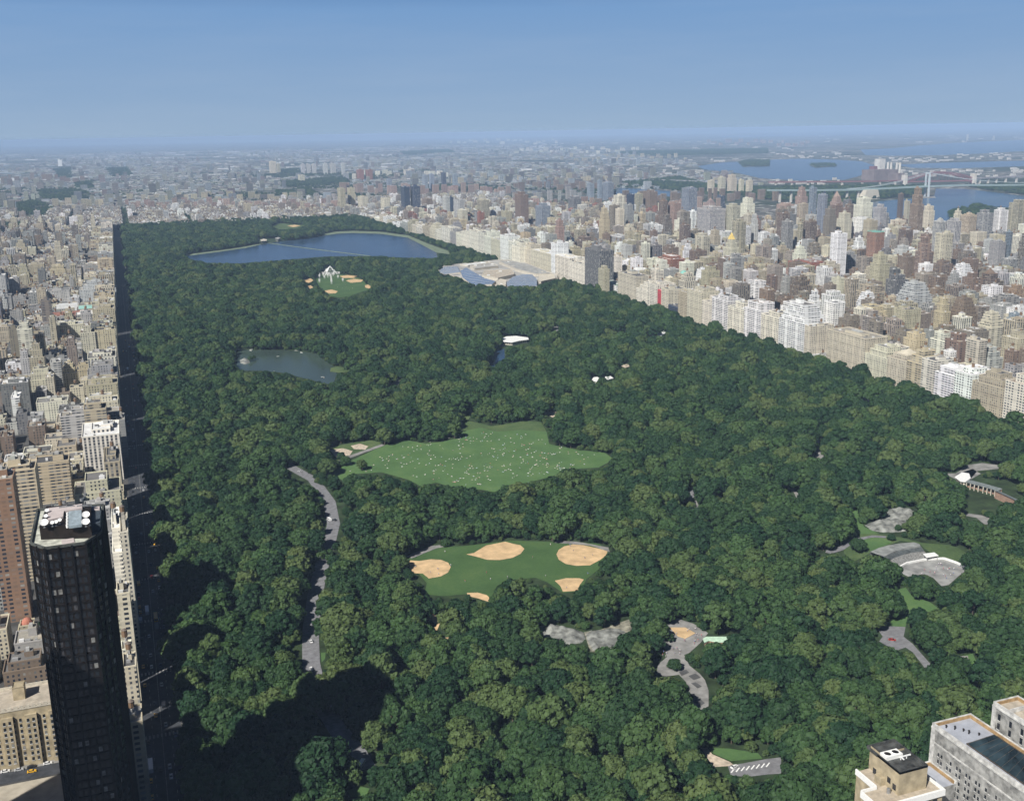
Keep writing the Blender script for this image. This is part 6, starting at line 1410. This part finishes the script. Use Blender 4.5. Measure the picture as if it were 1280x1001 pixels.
while y < 1500:
    for x, sgn in ((-3.6, 1), (1.4, 1), (6.6, -1), (11.6, -1)):
        if r.random() < (.5 if x in (-3.6, 11.6) else .3): cars_.append((x+r.uniform(-.3, .3), y+r.uniform(0, 7), sgn))
    y += 14 if y < 500 else 26
for i, (x, y, sgn) in enumerate(cars_):
    cn_ = r.choice(('white', 'yellow', 'silver', 'black', 'silver', 'dark blue', 'yellow', 'red', 'black')); kd = 'car' if r.random() < .88 else 'van' if r.random() < .5 else 'bus'
    sidew = 'near' if y < 250 else 'middle' if y < 700 else 'far'; ln = {-3.6: 'left kerb lane', 1.4: 'left middle lane', 6.6: 'right middle lane', 11.6: 'right kerb lane'}[min((-3.6, 1.4, 6.6, 11.6), key=lambda q: abs(q-x))]
    vehicle(kd, cn_, x, y, .2, math.pi/2 if sgn > 0 else -math.pi/2, '%s %s in the %s of the avenue, %s' % (cn_, kd, ln, {'near': 'nearest stretch', 'middle': 'middle stretch', 'far': 'far stretch'}[sidew]), '%s %ss in the %s of the avenue, %s stretch' % (cn_, kd, ln, sidew))
for a, b, cn_, lab in ((40, 965, 'yellow', 'yellow cab driving on the side street at the lower left'), (7, 965, 'white', 'white car parked at the far left of the side street'), (24, 963, 'silver', 'silver car parked just left of the yellow cab'), (40, 959, 'black', 'black car parked behind the yellow cab'), (60, 955, 'white', 'white car parked right of the yellow cab beside the black tower')):
    x, y = G(a, b); vehicle('car', cn_, x, y, .25, 0.0, lab, 'cars on the lower left side street')
for a, b, cn_, kd, lab, rz in ((412, 651, 'white', 'van', 'white van on the sunlit park drive', 1.75), (419, 651, 'black', 'car', 'dark car beside the white van on the park drive', 1.75), (375, 590, 'silver', 'car', 'silver car at the far bend of the park drive', 2.4), (389, 803, 'white', 'car', 'white car at the top of the straight lit stretch of drive', 1.6), (389, 837, 'white', 'car', 'white car lower on the straight lit stretch of drive', 1.6), (918, 960, 'white', 'car', 'white car on the striped road at the bottom right', .3), (1115, 801, 'red', 'car', 'dark red car on the road below the rink', -.6), (452, 957, 'white', 'van', 'white van where the shaded drive leaves the shade', 1.)):
    x, y = G(a, b); vehicle(kd, cn_, x, y, .56, rz, lab, 'vehicles on the park drives')
# ------------------------------------------------------------------ bridges and far landmarks
BW = plain('white_bridge_steel', (.45, .5, .53), .6, .05, .05); BT = plain('pale_teal_steel', (.28, .36, .36), .6, .05, .05); BR_ = plain('dusty_red_steel', (.19, .09, .095), .7, .1, .05); CON = plain('pale_granite', (.56, .53, .48), .85, .1, .05); CONG = plain('grey_viaduct_concrete', (.3, .29, .31), .85, .1, .05)
def at(px, py, pz): # point over ground pixel (px, base py) reaching picture row pz
    x, y = G(px, py); lo, hi = 0., 400.
    for _ in range(40):
        m_ = (lo+hi)/2
        if P(x, y, m_)[1] > pz: lo = m_
        else: hi = m_
    return x, y, lo
# white suspension bridge
x, y, h = at(1158, 246, 215.5); f = empty('suspension_bridge', (x, y, .3), 'pale suspension bridge with one slender white tower over the river', 'bridge'); zdk = at(1158, 246, 232.5)[2]
m = MB()
d_ = np.array(G(1290, 241))-np.array(G(1020, 252)); d_ /= np.linalg.norm(d_); nn_ = np.array([-d_[1], d_[0]])
for s in (-1, 1):
    a = np.array([x, y])+nn_*s*14; m.beam((*a, 0), (*(a-nn_*s*2), h), 6, (.5,)*3, 0, 8)
m.beam((*(np.array([x, y])-nn_*13), h-4), (*(np.array([x, y])+nn_*13), h-4), 6, (.5,)*3, 0, 7); m.beam((*(np.array([x, y])-nn_*13), zdk-5), (*(np.array([x, y])+nn_*13), zdk-5), 6, (.5,)*3, 0, 6)
obj('tower', m, [BW], f)
def alongz(px, row):   # point on the bridge line seen at column px, at picture row
    lo, hi = -3500., 3500.
    for _ in range(50):
        m_ = (lo+hi)/2; q = np.array([x, y])+d_*m_
        if P(q[0], q[1], 40)[0] < px: lo = m_
        else: hi = m_
    q = np.array([x, y])+d_*lo; a, b = 0., 300.
    for _ in range(40):
        z_ = (a+b)/2
        if P(q[0], q[1], z_)[1] > row: a = z_
        else: b = z_
    return q, a
m = MB(); pr = None
for a, b in ((960,238),(1010,238),(1060,237.5),(1100,236),(1158,233),(1210,231.5),(1250,231.5),(1300,231)):
    q, z_ = alongz(a, b); p = (*q, max(4., z_))
    if pr: m.beam(pr, p, 26, (.5,)*3, 0, 7)
    pr = p
obj('deck', m, [BT], f)
m = MB()
for s in (-1, 1):
    for side in ((1060, 236), (1300, 228)):
        q, z_ = alongz(*side); A = np.array([*(np.array([x, y])+nn_*s*12), h]); B = np.array([*(q+nn_*s*12), max(z_, 8)]); last = A
        for k in range(1, 13):
            t = k/12; pp = A*(1-t)+B*t; pp[2] = B[2]+(A[2]-B[2])*(1-t)**2; m.beam(last, pp, 1.6, (.5,)*3, 0); last = pp
obj('cable', m, [BW], f)
m = MB()
for a in range(975, 1100, 14):
    q, z_ = alongz(a, 238); m = MB(); m.beam((*q, 0), (*q, max(3, z_-4)), 8, (.5,)*3, 0); obj('pier', m, [CON], f)
# red arch bridge with two stone towers
xa, ya, ha = at(1130, 232.5, 219); xb, yb, hb = at(1216, 231, 217)
f = empty('arch_bridge', ((xa+xb)/2, (ya+yb)/2, .3), 'dusty red steel arch bridge between two pale stone towers', 'bridge'); A = np.array([xa, ya]); B = np.array([xb, yb]); L = np.linalg.norm(B-A); d_ = (B-A)/L; nn_ = np.array([-d_[1], d_[0]])
for q, h_ in ((A, ha), (B, hb)):
    m = MB()
    for s in (-1, 1):
        m.beam((*(q+nn_*s*15), 0), (*(q+nn_*s*13), h_), 17, (.5,)*3, 0, 17)
    m.beam((*(q-nn_*8), h_-7), (*(q+nn_*8), h_-7), 15, (.5,)*3, 0, 13); m.beam((*(q-nn_*8), h_*.45), (*(q+nn_*8), h_*.45), 15, (.5,)*3, 0, 8)
    obj('stone_tower', m, [CON], f)
m = MB(); N_ = 20; zd_ = ha*.38
for s in (-1, 1):
    lt = lb = None
    for k in range(N_+1):
        t = k/N_; q = A+(B-A)*t+nn_*s*9; e_ = 4*t*(1-t)
        top_ = np.array([*q, ha*.62+(ha*.62)*e_]); bot = np.array([*q, 6+(ha*1.02)*e_])
        if k: m.beam(lt, top_, 3.6, (.5,)*3, 0); m.beam(lb, bot, 4.4, (.5,)*3, 0); m.beam(lt, bot, 2.2, (.5,)*3, 0)
        m.beam(top_, bot, 2.2, (.5,)*3, 0)
        if bot[2] > zd_: m.beam(bot, (*q, zd_), 1.4, (.5,)*3, 0)
        lt, lb = top_, bot
obj('arch', m, [BR_], f)
m = MB(); m.beam((*(A-d_*10), zd_), (*(B+d_*10), zd_), 24, (.5,)*3, 0, 7); obj('deck', m, [BR_], f)
def viaduct(pts, label, dmat, row=4.0, hz=24):
    P0 = [np.array(G(*p)) for p in pts]; f = empty('viaduct', (*P0[0], .3), label, 'viaduct'); m = MB(); pm = MB()
    for i in range(len(P0)-1):
        m.beam((*P0[i], hz), (*P0[i+1], hz), 16, (.5,)*3, 0, 7); L_ = np.linalg.norm(P0[i+1]-P0[i]); n = max(1, int(L_/75))
        for k in range(n): q = P0[i]+(P0[i+1]-P0[i])*(k+.5)/n; pm = MB(); pm.beam((*q, 0), (*q, hz-3.6), 11, (.5,)*3, 0, 8); obj('pier', pm, [CON], f)
    obj('deck', m, [dmat], f)
viaduct([(960,234.5),(1040,234),(1090,233.5),(1128,232.5)], 'long reddish rail viaduct on piers left of the arch bridge', BR_, hz=30); viaduct([(1219,231),(1250,229),(1290,227)], 'grey rail viaduct on tall piers right of the arch bridge', CONG, hz=34)
viaduct([(640,228),(720,226),(800,226.5),(870,229),(900,233)], 'grey road viaduct crossing the rail yards beyond the towers', CONG, hz=12)
# power station with striped stacks
f = empty('power_station', (*G(1115, 226), .3), 'brown power station with four pale chimneys on the far shore', 'power station')
def bxp(pl, pr_, pt_, pb_, dep, mat, nm, parent):
    x0_, y0_, h_ = at(pl, pb_, pt_); x1_ = on_y(pr_, pb_, y0_)[0]; m = MB(); m.box(x0_, x1_, y0_, y0_+dep, 0, h_, (.5,)*3, 0); obj(nm, m, [mat], parent)
PWR = plain('brown_cladding', (.2, .16, .155), .8, .15, .02)
bxp(1092,1122,213,226,120,PWR,'turbine_hall',f); bxp(1122,1130,217,227,90,PWR,'boiler_house',f); bxp(1099,1106,199,214,60,CON,'boiler_house',f); bxp(1092,1096,208,222,50,BR_,'boiler_house',f)
for a in (1109, 1113, 1120, 1124):
    x_, y_, h_ = at(a, 222, 203.5 if a > 1115 else 203); m = MB(); m.cyl(x_, y_, 0, h_, 9, 7, (.5,)*3, 0, 10); obj('chimney', m, [CON], f)
m = MB(); x_, y_, h_ = at(1120, 222, 205); x2_, _, _ = at(1124, 222, 205); m.beam((x_, y_, h_), (x2_, y_, h_), 10, (.5,)*3, 0); obj('duct', m, [CON], f)
# far slender suspension tower on the horizon
for px_, b_, t_ in ((1209, 176, 168), (1242, 175, 170)):
    x_, y_, h_ = at(px_, b_, t_); f = empty('bridge_tower', (x_, y_, .3), 'tiny pale tower of a far bridge near the horizon, %s one' % ('taller left' if px_ == 1209 else 'shorter right'), 'bridge tower'); m = MB()
    for s in (-1, 1): m.beam((x_+s*16, y_, 0), (x_+s*13, y_, h_), 10, (.5,)*3, 0)
    m.beam((x_-14, y_, h_-6), (x_+14, y_, h_-6), 9, (.5,)*3, 0); m.beam((x_-14, y_, h_*.5), (x_+14, y_, h_*.5), 8, (.5,)*3, 0); obj('portal', m, [CON], f)
# white institutional block on the left horizon, dome, lone stacks
for k, (a, b, c, d, nm, lab, mt) in enumerate(((73,78,200,208,'white_block','bright white block far off at the left','w'),(1025,1062,208+0,216,'shed','x','w'))):
    if k: break
    x0_, y0_, h_ = at(a, d, c); x1_ = on_y(b, d, y0_)[0]; f = empty('apartment_slab', (x0_, y0_, .3), lab, 'building'); m = MB(); m.box(x0_, x1_, y0_, y0_+40, 0, h_, (.5,)*3, 0); m.box(x0_+5, x0_+25, y0_+8, y0_+30, h_, h_+6, (.5,)*3, 0); obj('wall', m, [CAN], f)
x0_, y0_, h_ = at(1080, 250, 238); f = empty('stone_hall', (x0_+40, y0_+10, .3), 'broad pale stone hall with sloped ends in the island woods', 'hall'); x1_ = on_y(1100, 250, y0_)[0]; m = MB()
q = [(x0_, 0), (x1_, 0), (x1_-14, h_), (x0_+12, h_)]
m.quad(*[(a, y0_, b) for a, b in q], None, (.5,)*3, 0); m.quad(*[(a, y0_+45, b) for a, b in q[::-1]], None, (.5,)*3, 0)
for i in range(4): a, b = q[i], q[(i+1) % 4]; m.quad((b[0], y0_, b[1]), (a[0], y0_, a[1]), (a[0], y0_+45, a[1]), (b[0], y0_+45, b[1]), None, (.5,)*3, 0)
obj('hall', m, [LIME], f)
# ------------------------------------------------------------------ light, air, camera
SAZ, SEL = math.radians(233.), math.radians(42.)      # clockwise from +y
wd = bpy.data.worlds.new('World'); bpy.context.scene.world = wd; wd.use_nodes = True; n = wd.node_tree.nodes; l = wd.node_tree.links
bg = n['Background']; sk = n.new('ShaderNodeTexSky'); sk.sky_type = 'NISHITA'; sk.sun_disc = False; sk.sun_elevation = SEL; sk.sun_rotation = SAZ; sk.altitude = 2500; sk.air_density = .4; sk.dust_density = 0.; sk.ozone_density = 5.
hs = n.new('ShaderNodeHueSaturation'); hs.inputs['Saturation'].default_value = SKY_SAT; l.new(sk.outputs[0], hs.inputs['Color']); tc = n.new('ShaderNodeTexCoord'); sx_ = n.new('ShaderNodeSeparateXYZ'); l.new(tc.outputs['Generated'], sx_.inputs[0])
def mrange(lo, hi, a, b):
    q = n.new('ShaderNodeMapRange'); q.clamp = True
    for k_, v_ in (('From Min', lo), ('From Max', hi), ('To Min', a), ('To Max', b)): q.inputs[k_].default_value = v_
    l.new(sx_.outputs[2], q.inputs['Value']); return q.outputs[0]
low = mixc(n, l, mrange(0., .125, 0., 1.), tuple(c/SKY_STR for c in SKY_HOR), tuple(c/SKY_STR for c in SKY_TOP))
wv = n.new('ShaderNodeMapping'); wv.inputs['Scale'].default_value = (3., 3., 26.); l.new(tc.outputs['Generated'], wv.inputs['Vector'])
cir = ramp(n, l, noise(n, l, wv.outputs[0], 1.6, 6, .6), [(.45, (0, 0, 0)), (.8, (.05, .05, .05))])
low = mixc(n, l, cir, low, tuple(.62/SKY_STR for c in range(3)))
l.new(mixc(n, l, mrange(.105, .16, .95, 0.), hs.outputs[0], low), bg.inputs[0]); bg.inputs[1].default_value = SKY_STR
sd = bpy.data.lights.new('sun', 'SUN'); sd.energy = SUN_STR; sd.angle = math.radians(.5); sd.color = (1, .965, .9); so = bpy.data.objects.new('sun', sd); C.objects.link(so)
dv = np.array([math.sin(SAZ)*math.cos(SEL), math.cos(SAZ)*math.cos(SEL), math.sin(SEL)])
from mathutils import Vector, Matrix
so.rotation_euler = Vector(dv).to_track_quat('Z', 'Y').to_euler(); so.location = (0, 0, 900)
# air
m = bpy.data.materials.new('haze_air'); m.use_nodes = True; n = m.node_tree.nodes; n.clear(); o = n.new('ShaderNodeOutputMaterial'); v = n.new('ShaderNodeVolumePrincipled'); m.node_tree.links.new(v.outputs[0], o.inputs['Volume'])
v.inputs['Color'].default_value = HAZE_COL; v.inputs['Density'].default_value = HAZE_DEN; v.inputs['Anisotropy'].default_value = -.15
hb = MB(); s = 63000.; hb.box(-s, s, -s, s, -1., CZ+7, (.5,)*3, 0, bottom=True); ho = obj('haze', hb, [m]); tag(ho, 'thin blue summer haze over the city', 'haze', kind='stuff')
cd = bpy.data.cameras.new('camera'); co = bpy.data.objects.new('camera', cd); C.objects.link(co); bpy.context.scene.camera = co
Rr = _c*VR-_s*VU; Ur = _s*VR+_c*VU; Bk = -VF
M = Matrix(((Rr[0], Ur[0], Bk[0], CX), (Rr[1], Ur[1], Bk[1], CY), (Rr[2], Ur[2], Bk[2], CZ), (0, 0, 0, 1))); co.matrix_world = M
cd.sensor_width = 36; cd.lens = FPX/1280*36; cd.clip_start = 1; cd.clip_end = 200000
sc_ = bpy.context.scene; sc_.view_settings.view_transform = 'Standard'; sc_.view_settings.look = 'None'; sc_.view_settings.exposure = EXPO; sc_.view_settings.gamma = 1
sc_.render.engine = 'CYCLES'; cy = sc_.cycles; cy.max_bounces = 5; cy.diffuse_bounces = 2; cy.glossy_bounces = 2; cy.transmission_bounces = 2; cy.volume_bounces = 3; cy.transparent_max_bounces = 8; cy.use_denoising = True; cy.use_adaptive_sampling = True; cy.adaptive_threshold = .02
